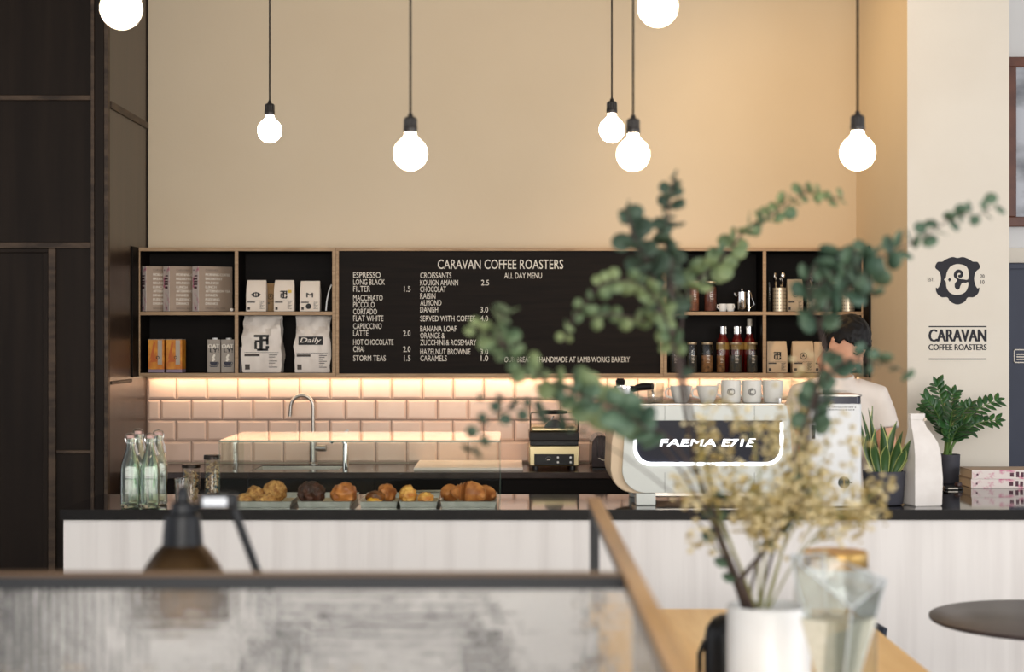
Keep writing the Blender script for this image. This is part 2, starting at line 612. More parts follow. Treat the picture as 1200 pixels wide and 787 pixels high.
def shelf_unit(label, x0, x1, xdiv, sidepanel):
    t = thing('wall_shelf', label, 'shelf', ((x0 + x1) / 2, SF, SZ0))
    ox = (x0 + x1) / 2

    def bx(name, a, y0, c, e, y1, f, mat, bev=0.001):
        return MB().box(a - ox, y0 - SF, c - SZ0, e - ox, y1 - SF, f - SZ0, bev).build(name, mat, t)
    bx('top_board', x0, SF, SZ1 - PT, x1, WY - 0.003, SZ1, m_ply)
    bx('bottom_board', x0, SF, SZ0, x1, WY - 0.003, SZ0 + PT, m_ply)
    bx('side_panel', x0, SF, SZ0 + PT, x0 + PT, WY - 0.003, SZ1 - PT, m_ply)
    bx('side_panel', x1 - PT, SF, SZ0 + PT, x1, WY - 0.003, SZ1 - PT, m_ply)
    bx('divider', xdiv - PT / 2, SF + 0.001, SZ0 + PT, xdiv + PT / 2, WY - 0.003, SZ1 - PT, m_ply)
    for a, c in ((x0 + PT, xdiv - PT / 2), (xdiv + PT / 2, x1 - PT)):
        bx('shelf_board', a, SF + 0.001, MIDZ - PT, c, WY - 0.003, MIDZ, m_ply)
        # black lining of each bay
        e = 0.0015
        for (z0, z1) in ((SZ0 + PT, MIDZ - PT), (MIDZ, SZ1 - PT)):
            li = MB()
            li.box(a - ox, WY - 0.006 - SF, z0 - SZ0, c - ox, WY - 0.003 - SF, z1 - SZ0)
            li.box(a - ox, 0.008, z0 - SZ0, a + e - ox, WY - 0.006 - SF, z1 - SZ0)
            li.box(c - e - ox, 0.008, z0 - SZ0, c - ox, WY - 0.006 - SF, z1 - SZ0)
            li.box(a + e - ox, 0.008, z1 - e - SZ0, c - e - ox, WY - 0.006 - SF, z1 - SZ0)
            li.box(a + e - ox, 0.008, z0 - SZ0, c - e - ox, WY - 0.006 - SF, z0 + e - SZ0)
            li.build('bay_lining', m_black, t)
    bx('end_filler', sidepanel[0], 8.43, SZ0, sidepanel[1], SF - 0.0005, SZ1, m_black)
    return t


shelf_unit('open plywood wall shelf of four bays beside the dark panelling, left of the menu board', xa, xb, X_(277, SF), (xa + 0.006, xa + 0.012))
shelf_unit('open plywood wall shelf of four bays holding jars and cutlery, right of the menu board', xc, xd, X_(896, SF), (xd - 0.010, xd - 0.004))

# menu board
mb0 = thing('menu_board', 'black menu board with white lettering between the two wall shelves', 'sign', (0, SF, SZ0))
x0, x1 = xb + 0.001, xc - 0.001
HH = SZ1 - SZ0
f = MB()
f.box(x0, 0, 0, x1, WY - 0.003 - SF, 0.0145, 0.001)
f.box(x0, 0, HH - 0.0165, x1, WY - 0.003 - SF, HH, 0.001)
f.box(x0, 0, 0.0146, x0 + 0.014, WY - 0.003 - SF, HH - 0.0166, 0.001)
f.box(x1 - 0.014, 0, 0.0146, x1, WY - 0.003 - SF, HH - 0.0166, 0.001)
f.build('frame', m_ply, mb0)
MB().box(x0 + 0.014, 0.02, 0.0146, x1 - 0.014, 0.035, HH - 0.0166).build('board', m_board, mb0)
TY = SF + 0.0195
LH = 6.6 * TY / F


def lines(name, L, h=LH, bold=0.0):
    t = MB()
    for s, a, c, yc in L:
        t.text(s, X_(a, TY), X_(c, TY), Z_(yc, TY) - SZ0, h, TY - SF - 0.0004, bold)
    return t.build(name, m_ink, mb0, smooth=False)


lines('title_lettering', [('CARAVAN COFFEE ROASTERS', 513, 660, 309.5)], 11 * TY / F, 0.0)
lines('drinks_lettering', [('ESPRESSO', 414, 446, 322), ('LONG BLACK', 414, 451, 330.3), ('FILTER', 414, 434, 338.3), ('MACCHIATO', 414, 448.5, 348.8),
      ('PICCOLO', 414, 439, 356.8), ('CORTADO', 414, 441.7, 364.8), ('FLAT WHITE', 414, 449.3, 372.8), ('CAPUCCINO', 414, 447.3, 382),
      ('LATTE', 414, 431.7, 390.2), ('HOT CHOCOLATE', 414, 461, 400.6), ('CHAI', 414, 426.7, 408.8), ('STORM TEAS', 414, 452, 419.5)])
for P_ in [('1.5', 473.5, 481, 338.5), ('2.0', 472.5, 481, 390.3), ('2.0', 472.5, 481, 408.8), ('1.5', 473.5, 481, 419.5)]:
    lines('price_lettering', [P_])
lines('pastry_lettering', [('CROISSANTS', 492.5, 529, 322.5), ('KOUIGN AMANN', 492.5, 536.7, 331), ('CHOCOLAT', 492.5, 522.7, 338.7), ('RAISIN', 492.5, 510.3, 346.7),
      ('ALMOND', 492.5, 517.3, 354.6), ('DANISH', 492.5, 513.3, 362.6), ('SERVED WITH COFFEE', 492.5, 557, 373)])
lines('cake_lettering', [('BANANA LOAF', 492.5, 535, 385),
      ('ORANGE &', 492.5, 521, 393), ('ZUCCHINI & ROSEMARY', 492.5, 558, 401), ('HAZELNUT BROWNIE', 492.5, 551.3, 411.7), ('CARAMELS', 492.5, 523.7, 419.6)])
for P_ in [('2.5', 564, 573, 331), ('3.0', 563, 572, 362.6), ('4.0', 563, 572, 373), ('3.0', 563, 572, 401), ('3.0', 563, 572, 411.7), ('1.0', 563.5, 572, 419.6)]:
    lines('price_lettering', [P_])
lines('day_menu_lettering', [('ALL DAY MENU', 591, 635, 322.7)])
lines('bakery_lettering', [('OUR BREAD IS HANDMADE AT LAMB WORKS BAKERY', 591, 738, 421)])

# ---------------------------------------------------------------- wall logo on the column
LY = 7.66
lg = thing('wall_logo', 'black roastery emblem and lettering painted on the cream column', 'sign', (0, LY, 0))
U = lambda u, v: (X_(1075 + u / 5.624, LY), Z_(290 + v / 5.624, LY))


def smoothpoly(P, n=4):
    out = []
    m = len(P)
    for i in range(m):
        p0, p1, p2, p3 = [Vector(P[(i + j - 1) % m]) for j in range(4)]
        for q in range(n):
            t = q / n
            out.append(tuple(0.5 * ((2 * p1) + (p2 - p0) * t + (2 * p0 - 5 * p1 + 4 * p2 - p3) * t * t + (3 * p1 - p0 - 3 * p2 + p3) * t ** 3)))
    return out


half = [(265, 68), (300, 62), (340, 76), (365, 92), (398, 96), (412, 132), (384, 160), (374, 205), (382, 245), (396, 268), (408, 264), (402, 298), (372, 326), (332, 328), (312, 356), (265, 375)]
outl = half + [(530 - a, c) for a, c in reversed(half[1:-1])]
MB().prism([U(*p) for p in smoothpoly(outl)], -0.0012, -0.0002).build('emblem', M('charcoal_wall_paint', (34, 34, 42), 0.7), lg, smooth=False)
wh = MB()
cpts = [(335, 150), (318, 122), (285, 110), (250, 110), (215, 128), (194, 165), (188, 195), (176, 211), (188, 226), (192, 262), (212, 295), (245, 310), (285, 308), (318, 290), (334, 255), (334, 228),
        (318, 232), (296, 232), (284, 250), (276, 272), (262, 277), (247, 262), (247, 236), (262, 214), (243, 196), (240, 172), (254, 150), (275, 144), (296, 156), (302, 180), (290, 197), (272, 196), (268, 182), (280, 178), (284, 172), (276, 166), (264, 172), (262, 188), (272, 204), (300, 208), (334, 208)]
wh.prism([U(*p) for p in smoothpoly(cpts, 3)], -0.0018, -0.0013)
wh.build('emblem_letter', m_cream, lg, smooth=False)
MB().prism([U(212, 196), U(222, 211), U(212, 226), U(202, 211)], -0.0024, -0.0019).build('emblem_diamond', MATS['charcoal_wall_paint'], lg, smooth=False)


def ltext(name, s, u0, u1, v0, v1, bold):
    a, z1 = U(u0, v0)
    c, z0 = U(u1, v1)
    MB().text(s, a, c, (z0 + z1) / 2, z1 - z0, -0.0012, bold).build(name, MATS['charcoal_wall_paint'], lg, smooth=False)


ltext('established_lettering', 'EST.', 68, 112, 198, 222, 0.01)
ltext('year_lettering', '20', 415, 442, 176, 200, 0.01)
ltext('year_lettering', '10', 417, 442, 214, 240, 0.01)
ltext('name_lettering', 'CARAVAN', 73, 457, 538, 619, 0.05)
ltext('trade_lettering', 'COFFEE ROASTERS', 73, 457, 636, 675, 0.04)
for v in (520, 734):
    a, z = U(75, v)
    c, _ = U(455, v)
    MB().box(a, -0.0014, z - 0.0025, c, -0.0002, z + 0.0025).build('rule_line', MATS['charcoal_wall_paint'], lg, smooth=False)

# framed picture behind the column
PY = 8.74
pf = thing('framed_picture', 'brown wooden framed dark landscape picture on the wall behind the column', 'picture', (2.95, WY, Z_(165.5, PY)))
wz = (Z_(66, PY) - Z_(265, PY)) / 2
fr = MB()
for a in ((-0.42, wz - 0.05, 0.42, wz), (-0.42, -wz, 0.42, -wz + 0.05), (-0.42, -wz + 0.05, -0.362, wz - 0.05), (0.362, -wz + 0.05, 0.42, wz - 0.05)):
    fr.box(a[0], -0.045, a[1], a[2], -0.002, a[3], 0.004)
fr.build('frame', M('brown_picture_frame', (106, 62, 44), 0.4, rgb2=(84, 46, 32), nscale=(10, 10, 10)), pf)
MB().box(-0.362, -0.02, -wz + 0.05, 0.362, -0.004, wz - 0.05).build('print', M('grey_landscape_print', (196, 200, 208), 0.5, rgb2=(60, 62, 70), nscale=(3, 3, 5), lo=0.45, hi=0.7), pf)
# ---------------------------------------------------------------- pendant bulbs
def pendant(px, py, rpx, label, src=[None]):
    Y = 0.0475 * F / rpx
    p = W(px, py, Y)
    if True:
        t = thing('pendant_bulb', label, 'lamp', p, 0, 'bare pendant bulbs')
        r = 0.0475
        prof = [(0, -r)]
        for i in range(1, 15):
            a = -90 + i * 140 / 15
            prof.append((r * math.cos(R(a)), r * math.sin(R(a))))
        prof += [(0.0235, 0.043), (0.0175, 0.050), (0.0155, 0.058), (0.015, 0.064), (0, 0.064)]
        MB().lathe(prof, 32).build('globe', m_bulb, t)
        s = MB().lathe([(0, 0.060), (0.0195, 0.060), (0.0205, 0.066), (0.0205, 0.075), (0.0195, 0.078), (0.0185, 0.098), (0.0165, 0.104), (0.008, 0.107), (0.006, 0.116), (0, 0.118)], 24)
        for j in range(12):
            a = j * math.pi / 6
            s.box(0.0186 * math.cos(a) - 0.001, 0.0186 * math.sin(a) - 0.001, 0.079, 0.0186 * math.cos(a) + 0.001, 0.0186 * math.sin(a) + 0.001, 0.1)
        s.build('socket', M('black_bakelite', (26, 21, 18), 0.35), t)
        MB().tube([(0, 0, 0.112), (0, 0, 3.94 - p.z)], 0.0032, 8).build('cord', m_blackplastic, t)
        MB().lathe([(0, 3.949 - p.z), (0.04, 3.949 - p.z), (0.04, 3.93 - p.z), (0.03, 3.915 - p.z), (0, 3.912 - p.z)], 24).build('ceiling_rose', m_blackplastic, t)


pendant(142, 10, 23, 'glowing bulb hanging in front of the dark panelling')
pendant(316, 153, 14.2, 'small glowing bulb hanging above the shelf of white coffee bags')
pendant(481, 180, 19.3, 'glowing bulb hanging above the pastry prices of the menu board')
pendant(717, 152, 15, 'smaller glowing bulb hanging close beside a larger lower one')
pendant(742, 181, 19, 'larger and lower of the two glowing bulbs hanging close together')
pendant(771, 8, 22.5, 'glowing bulb cut off by the top edge above the two close bulbs')
pendant(1005, 179, 20, 'glowing bulb hanging in the right corner above the barista')

# ---------------------------------------------------------------- glass case, trays and pastries
GY0, GY1 = 6.30, 6.86
gx0, gx1, gz1 = X_(257, GY0), X_(586, GY0), Z_(515.5, GY0)
gc = thing('glass_display_case', 'clear glass box covering the pastries on the bar counter', 'display case', ((gx0 + gx1) / 2, (GY0 + GY1) / 2, CZ))
ox, oy, oz = gc.location
g = 0.007
H = gz1 - CZ
hx, hy = (gx1 - gx0) / 2, (GY1 - GY0) / 2
m_edge = M('green_glass_edge', (150, 178, 160), 0.15, trans=0.5)


def pane(name, a, mat=m_pane):
    return MB().box(*a).build(name, mat, gc, smooth=False)


tp = pane('top_pane', (-hx, -hy, H - g, hx, hy, H), thin_glass('top_pane_glass', (250, 254, 251), r0=0.2))
pane('front_pane', (-hx + g, -hy, 0.0005, hx - g, -hy + 0.004, H - g - 0.0005))
pane('side_pane', (-hx, -hy, 0.0005, -hx + 0.004, hy, H - g - 0.0005))
pane('side_pane', (hx - 0.004, -hy, 0.0005, hx, hy, H - g - 0.0005))
MB().box(-hx, -hy - 0.0012, H - g, hx, -hy - 0.0002, H).build('front_edge', m_edge, tp, smooth=False)
MB().box(hx + 0.0002, -hy, 0.001, hx + 0.001, -hy + 0.005, H - g).build('corner_edge', m_edge, gc, smooth=False)
MB().box(-hx - 0.001, -hy, 0.001, -hx - 0.0002, -hy + 0.005, H - g).build('corner_edge', m_edge, gc, smooth=False)

m_tray = M('aluminium_tray', (196, 190, 184), 0.4, 0.55, rgb2=(180, 174, 168), nscale=(30, 30, 30))
m_liner = M('baking_paper', (214, 190, 160), 0.8)
TY0, TY1 = 6.335, 6.70
TRAYS = {}


def tray(key, xa_, xb_, label):
    a, c = X_(xa_, TY0), X_(xb_, TY0)
    t = thing('baking_tray', label, 'tray', ((a + c) / 2, (TY0 + TY1) / 2, CZ), 0, 'pastry trays in the glass case')
    hx, hy, h, fl = (c - a) / 2, (TY1 - TY0) / 2, 0.024, 0.006
    q = MB()
    rim = lambda x, y, z: [(-x, -y, z), (x, -y, z), (x, y, z), (-x, y, z)]
    q.loft([rim(hx - fl - 0.0, hy - fl, 0.0006), rim(hx - 0.002, hy - 0.002, h - 0.002), rim(hx, hy, h), rim(hx - 0.002, hy - 0.002, h + 0.0005), rim(hx - 0.004, hy - 0.004, h - 0.002), rim(hx - fl - 0.003, hy - fl - 0.003, 0.003)], caps=True)
    q.build('tray_pan', m_tray, t, angle=25)
    MB().box(-hx + 0.012, -hy + 0.012, 0.0032, hx - 0.012, hy - 0.012, 0.0045).build('baking_paper', m_liner, t)
    TRAYS[key] = (t.location.x, t.location.y, CZ + 0.0046, hx, hy)


tray('cookie', 271, 341, 'aluminium tray of pale cookies at the left end of the glass case')
tray('bun', 348, 411, 'aluminium tray with a dark muffin and a brown bun')
tray('custard', 421, 466, 'aluminium tray with dark-topped yellow custard pastries')
tray('danish', 467.5, 513, 'aluminium tray with golden flaky buns')
tray('croissant', 516, 582, 'aluminium tray of croissants at the right end of the glass case')


def lump(seed, amt, freq):
    def f(p):
        return 1 + amt * noise.fractal(p * freq + Vector((seed, seed * 2, 0)), 1.0, 2.0, 4)
    return f


def baked(name, label, key, px, dy, rad, mat, seed, amt=0.15, freq=3.6, group=None, zoff=0.0, cat='pastry', sub=4):
    x, y, z, hx, hy = TRAYS[key]
    y = TY0 + dy
    o = MB().blob((0, 0, 0), rad, sub, lump(seed, amt, freq)).build(name, mat, loc=(X_(px, y), y, z + rad[2] * 0.93 + zoff), angle=80)
    return tag(o, label, cat, group)


m_cook = M('sugared_cookie', (214, 160, 94), 0.8, rgb2=(150, 92, 42), nscale=(70, 70, 70), bump=0.5, bscale=(90, 90, 90))
baked('cookie', 'round pale cookie at the front left of the tray of cookies', 'cookie', 286, 0.07, (0.030, 0.032, 0.022), m_cook, 1, group='cookies')
baked('cookie', 'flat pale cookie at the front right of the tray of cookies', 'cookie', 312, 0.065, (0.038, 0.034, 0.021), m_cook, 2, group='cookies')
baked('cookie', 'darker rough cookie behind the two front cookies', 'cookie', 299, 0.165, (0.034, 0.036, 0.032), m_cook, 3, group='cookies')
baked('cookie', 'largest domed cookie at the back right of the cookie tray', 'cookie', 322, 0.175, (0.046, 0.04, 0.042), m_cook, 4, group='cookies')
m_choc = M('dark_chocolate_crumb', (84, 44, 32), 0.45, rgb2=(46, 22, 16), nscale=(50, 50, 50), bump=0.8, bscale=(60, 60, 60))
baked('chocolate_muffin', 'dark knobbly chocolate muffin on the second tray', 'bun', 364.5, 0.09, (0.049, 0.05, 0.043), m_choc, 5, 0.28, 2.6, cat='muffin')
m_bun = M('glazed_brown_bun', (206, 128, 66), 0.4, rgb2=(146, 76, 36), nscale=(26, 26, 26), bump=0.5, bscale=(40, 40, 40))
baked('sticky_bun', 'brown glazed sticky bun beside the chocolate muffin', 'bun', 403, 0.09, (0.049, 0.05, 0.042), m_bun, 6, 0.2, 2.6, cat='bun')
m_crust = M('caramelised_crust', (140, 80, 34), 0.35, rgb2=(74, 36, 16), nscale=(40, 40, 40), bump=0.5)
m_cust = M('yellow_custard', (245, 186, 56), 0.4, rgb2=(200, 124, 30), nscale=(30, 30, 30))
t = thing('custard_pastry', 'dark-topped pastry with bright yellow custard showing at the front', 'pastry', (X_(440, TY0 + 0.075), TY0 + 0.075, TRAYS['custard'][2]), 0, 'custard pastries')
MB().blob((0, 0, 0.026), (0.036, 0.04, 0.027), 4, lump(9, 0.15, 2)).build('crust', m_crust, t, angle=80)
MB().blob((-0.002, -0.022, 0.017), (0.030, 0.024, 0.016), 3, lump(10, 0.12, 2)).build('custard_filling', m_cust, t, angle=80)
baked('custard_pastry', 'taller dark custard pastry at the back of its tray', 'custard', 453, 0.16, (0.036, 0.04, 0.036), m_bun, 11, 0.2, group='custard pastries')
m_flaky = M('golden_flaky_pastry', (240, 180, 96), 0.4, rgb2=(196, 114, 46), nscale=(18, 18, 50), bump=0.6, bscale=(20, 20, 90))
baked('flaky_bun', 'tall golden flaky bun at the left of its tray', 'danish', 478, 0.09, (0.033, 0.036, 0.036), m_flaky, 12, 0.22, group='golden flaky buns')
baked('flaky_bun', 'low golden flaky bun at the right of its tray', 'danish', 499, 0.075, (0.031, 0.034, 0.024), m_flaky, 13, 0.22, group='golden flaky buns')
m_crois = M('croissant_crust', (208, 134, 74), 0.38, rgb2=(160, 88, 42), nscale=(30, 30, 30), bump=0.3)


def croissant(label, px, dy, L, rmax, rz, bend=0.35, zoff=0):
    q = MB()
    pts, rs = [], []
    n = 110
    for i in range(n + 1):
        u = i / n * 2 - 1
        pts.append((u * L / 2, -bend * L / 2 * u * u + bend * L / 4, 0))
        e = rmax * max(0.05, (1 - abs(u) ** 1.9)) ** 0.75
        st = (abs(u) * 6.0) % 1.0
        rs.append(e * (0.70 + 0.38 * (1 - st) ** 0.6) + 0.003)
    q.tube(pts, rs, 24)
    y = TY0 + dy
    x = X_(px, y)
    o = q.build('croissant', m_crois, loc=(x, y, TRAYS['croissant'][2] + rmax * 1.04 + zoff), rot=(0, R(4), rz), angle=30)
    return tag(o, label, 'croissant', 'croissants')


croissant('large golden ridged croissant at the front of its tray', 549, 0.085, 0.135, 0.040, R(-24), 0.5)
croissant('croissant half hidden behind the left of the large croissant', 530, 0.20, 0.10, 0.030, R(60), 0.4)
croissant('croissant tip showing behind the right of the large croissant', 566, 0.20, 0.12, 0.028, R(-40), 0.4)

tg = thing('tongs', 'thin steel pastry tongs lying across the back of the trays', 'tongs', (X_(514, 6.69), 6.69, CZ + 0.0275), R(4))
for s in (-1, 1):
    MB().tube([(-0.11, 0, 0.003), (-0.02, s * 0.012, 0.003), (0.08, s * 0.02, 0.003), (0.10, s * 0.014, 0.003)], 0.0025, 8).build('tong_arm', m_steel, tg)

# ---------------------------------------------------------------- swing-top bottles and jars at the left of the counter
def swing_bottle(label, px, Y, h=0.275):
    t = thing('swing_top_bottle', label, 'bottle', (X_(px, Y), Y, CZ + 0.0005), R(8), 'swing-top water bottles')
    hw = 0.034
    H = h

    def sq(w, z, r):
        pts = rrect(-w, -w, w, w, r, 4)
        return [(a, c, z) for a, c in pts]
    outer = [sq(hw - 0.006, 0.0, 0.008), sq(hw, 0.006, 0.010), sq(hw, H * 0.52, 0.010), sq(hw - 0.002, H * 0.58, 0.014), sq(0.025, H * 0.69, 0.018), sq(0.0165, H * 0.79, 0.0164), sq(0.0145, H * 0.86, 0.0144), sq(0.0150, H * 0.90, 0.0149), sq(0.0142, H * 0.93, 0.0141)]
    inner = [sq(0.0095, H * 0.93, 0.0094), sq(0.0105, H * 0.86, 0.0104), sq(0.0125, H * 0.79, 0.0124), sq(0.021, H * 0.69, 0.015), sq(hw - 0.006, H * 0.58, 0.011), sq(hw - 0.004, H * 0.52, 0.008), sq(hw - 0.004, 0.014, 0.008), sq(hw - 0.012, 0.011, 0.006)]
    MB().loft(outer + inner).build('bottle_glass', m_gglass, t, angle=30)
    MB().lathe([(0, H * 0.935), (0.0125, H * 0.935), (0.0135, H * 0.945), (0.0135, H * 0.962), (0.011, H * 0.972), (0, H * 0.975)], 20).build('stopper', M('pinkish_ceramic_stopper', (214, 178, 168), 0.4), t)
    wr = MB()
    wr.tube([(-0.0155, 0, H * 0.87), (-0.020, 0.004, H * 0.93), (-0.016, 0, H * 0.985), (0, 0, H * 1.005), (0.016, 0, H * 0.985), (0.020, 0.004, H * 0.93), (0.0155, 0, H * 0.87)], 0.0019, 6)
    wr.tube([(0.0155, 0, H * 0.87), (0.023, -0.004, H * 0.80), (0.030, -0.012, H * 0.70), (0.025, -0.016, H * 0.71), (0.0175, -0.010, H * 0.82)], 0.0019, 6)
    wr.tube([(0.0165 * math.cos(a * math.pi / 8), 0.0165 * math.sin(a * math.pi / 8), H * 0.872) for a in range(16)], 0.0014, 6, closed=True)
    wr.build('wire_bail', m_chrome, t)


swing_bottle('swing-top glass bottle at the front left of the four', 153, 6.35)
swing_bottle('swing-top glass bottle at the front right of the four', 176, 6.35)
swing_bottle('swing-top glass bottle just behind the front left one', 162, 6.47, 0.285)
swing_bottle('swing-top glass bottle just behind the front right one', 185.5, 6.46, 0.281)


def crinkle(mb, c, r, h, n, seed, rad=0.003):
    q = random.Random(seed)
    for i in range(n):
        a, d = q.uniform(0, 6.28), r * math.sqrt(q.random())
        z = q.uniform(0.01, h)
        p = Vector((d * math.cos(a), d * math.sin(a), z)) + Vector(c)
        v = Vector((q.uniform(-1, 1), q.uniform(-1, 1), q.uniform(-0.6, 0.6))).normalized() * 0.012
        e = p + v
        dd = math.hypot(e.x - c[0], e.y - c[1])
        if dd > r:
            e.x = c[0] + (e.x - c[0]) * r / dd
            e.y = c[1] + (e.y - c[1]) * r / dd
        mb.tube([p, (p + e) / 2 + Vector((0, 0, 0.004)), e], rad, 5)


m_stick = M('wooden_stirrers_and_sugar', (214, 184, 140), 0.6, rgb2=(150, 110, 70), nscale=(60, 60, 60))


def counter_jar(label, px, Y, r, h, fill):
    t = thing('glass_jar', label, 'jar', (X_(px, Y), Y, CZ + 0.0005), 0, 'glass jars at the end of the bar counter')
    MB().lathe([(0, 0), (r - 0.004, 0), (r, 0.004), (r, h * 0.9), (r - 0.003, h * 0.93)], 32).build('jar_glass', m_jarglass, t)
    q = MB()
    crinkle(q, (0, 0, 0), r - 0.007, h * fill, 130, int(px))
    q.build('contents', m_stick, t)
    MB().lathe([(0, h * 0.905), (r - 0.0005, h * 0.905), (r + 0.002, h * 0.91), (r + 0.002, h * 0.985), (r, h), (0, h)], 32).build('lid', M('dark_tin_lid', (52, 44, 40), 0.3, 0.8), t)


counter_jar('tall glass jar with a dark lid beside the glass case', 249, 6.5, 0.031, 0.185, 0.86)
counter_jar('shorter wide glass jar with a dark lid behind the lamp head', 224, 6.55, 0.034, 0.145, 0.8)


def tumbler(label, px, Y, z, r, h, grp, mat=m_jarglass):
    t = MB().lathe([(0, 0.0), (r * 0.82, 0.0), (r * 0.86, 0.004), (r, h), (r - 0.002, h), (r * 0.83, 0.009), (0, 0.008)], 28).build('glass_tumbler', mat, loc=(X_(px, Y), Y, z))
    return tag(t, label, 'glass', grp)


tumbler('short drinking glass in front of the wide jar at the counter end', 214, 6.42, CZ + 0.0005, 0.03, 0.10, None, m_glass)
# ---------------------------------------------------------------- on the back counter
fa = thing('gooseneck_tap', 'tall steel gooseneck tap standing behind the sink', 'tap', (X_(367, 8.70), 8.70, BZ))
zt = Z_(463, 8.70) - BZ
rr = 0.057
pts = [(0, 0, 0.004), (0, 0, zt - rr)] + [(-rr + rr * math.cos(R(a)), 0, zt - rr + rr * math.sin(R(a))) for a in range(15, 181, 15)] + [(-2 * rr - 0.004, 0, zt - rr - 0.05)]
MB().tube(pts, 0.0095, 14).build('spout', m_steel, fa)
MB().lathe([(0, 0), (0.025, 0), (0.025, 0.008), (0.019, 0.012), (0.019, 0.115), (0.012, 0.12), (0, 0.12)], 24).build('tap_body', m_steel, fa)
MB().tube([(0.015, -0.002, 0.085), (0.068, -0.01, 0.085)], 0.017, 16).build('lever', m_steel, fa)
f2 = thing('filter_tap', 'short chrome filter tap with a pale lever right of the sink', 'tap', (X_(405, 8.30), 8.30, BZ))
MB().tube([(0, 0, 0.0), (0, 0, 0.13), (-0.012, 0, 0.152), (-0.035, 0, 0.160), (-0.06, 0, 0.152), (-0.072, 0, 0.135)], [0.015, 0.014, 0.0125, 0.011, 0.010, 0.009], 14).build('spout', m_chrome, f2)
MB().tube([(-0.03, 0.005, 0.166), (-0.012, 0.002, 0.178), (0.014, -0.004, 0.196)], [0.006, 0.009, 0.007], 10).build('lever', m_ceramic, f2)
cb = MB().box(-0.265, -0.25, 0, 0.265, 0.25, 0.018, 0.004).build('chopping_board', M('white_plastic_board', (240, 226, 214), 0.4), loc=(-0.212, 8.522, BZ + 0.0005))
tag(cb, 'white plastic chopping board on the back counter left of the grill', 'chopping board')

# contact grill
GY = 8.35
gl = thing('contact_grill', 'steel contact grill with a black lid and raised handle on the back counter', 'grill', (X_(649.5, GY), GY, BZ))
hw = 0.123
for sx in (-1, 1):
    for sy in (0.02, 0.30):
        MB().lathe([(0, 0.0005), (0.016, 0.0005), (0.014, 0.018), (0, 0.018)], 16, (sx * 0.09, sy, 0)).build('foot', m_blackplastic, gl)
m_litsteel = M('warm_lit_steel', (188, 172, 134), 0.3, 1.0)  # plain steel, with the warm light on it put into its colour
MB().box(-hw, 0, 0.018, hw, 0.33, 0.118, 0.006).build('housing', m_litsteel, gl)
pn = MB().box(-0.098, -0.006, 0.024, 0.098, -0.0002, 0.078, 0.002).build('control_panel', m_blackplastic, gl)
MB().tube([(-0.028, -0.006, 0.051), (-0.028, -0.02, 0.051)], 0.015, 20).build('dial', m_blackplastic, pn)
q = MB()
for x, z in ((0.018, 0.062), (0.018, 0.038), (0.08, 0.062), (0.08, 0.038)):
    q.tube([(x, -0.0062, z), (x, -0.009, z)], 0.0055, 12)
q.build('indicator_lights', m_ceramic, pn)
MB().box(-0.036, -0.0205, 0.049, -0.02, -0.0200, 0.053).build('dial_mark', m_ink, pn)
MB().box(-0.118, -0.004, 0.119, 0.118, 0.31, 0.142, 0.003).build('lower_plate', m_blackplastic, gl)
MB().box(-0.122, -0.012, 0.143, 0.122, 0.31, 0.184, 0.004).build('upper_plate', M('cast_iron', (30, 26, 24), 0.55), gl)
MB().box(-0.113, 0.0, 0.184, 0.113, 0.30, 0.212, 0.01).build('lid_cover', m_litsteel, gl)
MB().prism(arc(0, 0.196, 0.05, 12, 168, 10), -0.006, -0.0005).build('lid_badge', m_blackplastic, gl)
MB().tube([(-0.116, 0.10, 0.17), (-0.117, 0.02, 0.20), (-0.117, -0.02, 0.275), (-0.112, -0.024, 0.283), (0.112, -0.024, 0.283), (0.117, -0.02, 0.275), (0.117, 0.02, 0.20), (0.116, 0.10, 0.17)], 0.0042, 8).build('handle_arm', m_steel, gl)
MB().tube([(-0.064, -0.024, 0.284), (-0.04, -0.024, 0.284), (0, -0.024, 0.284), (0.04, -0.024, 0.284), (0.064, -0.024, 0.284)], [0.006, 0.0105, 0.011, 0.0105, 0.006], 14).build('handle_grip', m_blackplastic, gl)
MB().tube([(-0.008, 0.05, 0.21), (-0.012, 0.05, 0.245), (-0.003, 0.05, 0.262)], 0.004, 8).build('lid_spring', m_chrome, gl)

# toaster seen end on
to = thing('toaster', 'dark rounded metal toaster beside the contact grill, seen end on', 'toaster', (X_(704.5, 8.34), 8.34, BZ))
prof = [(-0.044, 0.01), (0.044, 0.01), (0.047, 0.03), (0.045, 0.11)] + arc(0, 0.125, 0.044, 10, 170, 10) + [(-0.045, 0.11), (-0.047, 0.03)]
m_toast = M('dark_polished_metal', (74, 66, 66), 0.18, 0.9)
MB().prism(prof, 0.0, 0.30, 0.006).build('body', m_toast, to)
q = MB()
for x in (-0.018, 0.004, 0.024):
    q.tube([(x, -0.002, 0.07), (x, -0.004, 0.15), (x, 0.004, 0.170), (x, 0.05, 0.178)], 0.0018, 6)
q.build('warming_wires', m_blackplastic, to)
MB().box(-0.042, 0.004, 0.0005, 0.042, 0.296, 0.0095).build('base', m_blackplastic, to)
MB().tube([(-0.014, -0.001, 0.058), (-0.004, -0.002, 0.056), (0.006, -0.002, 0.049), (0.022, -0.001, 0.048)], 0.0018, 6).build('squiggle_mark', m_ink, to)

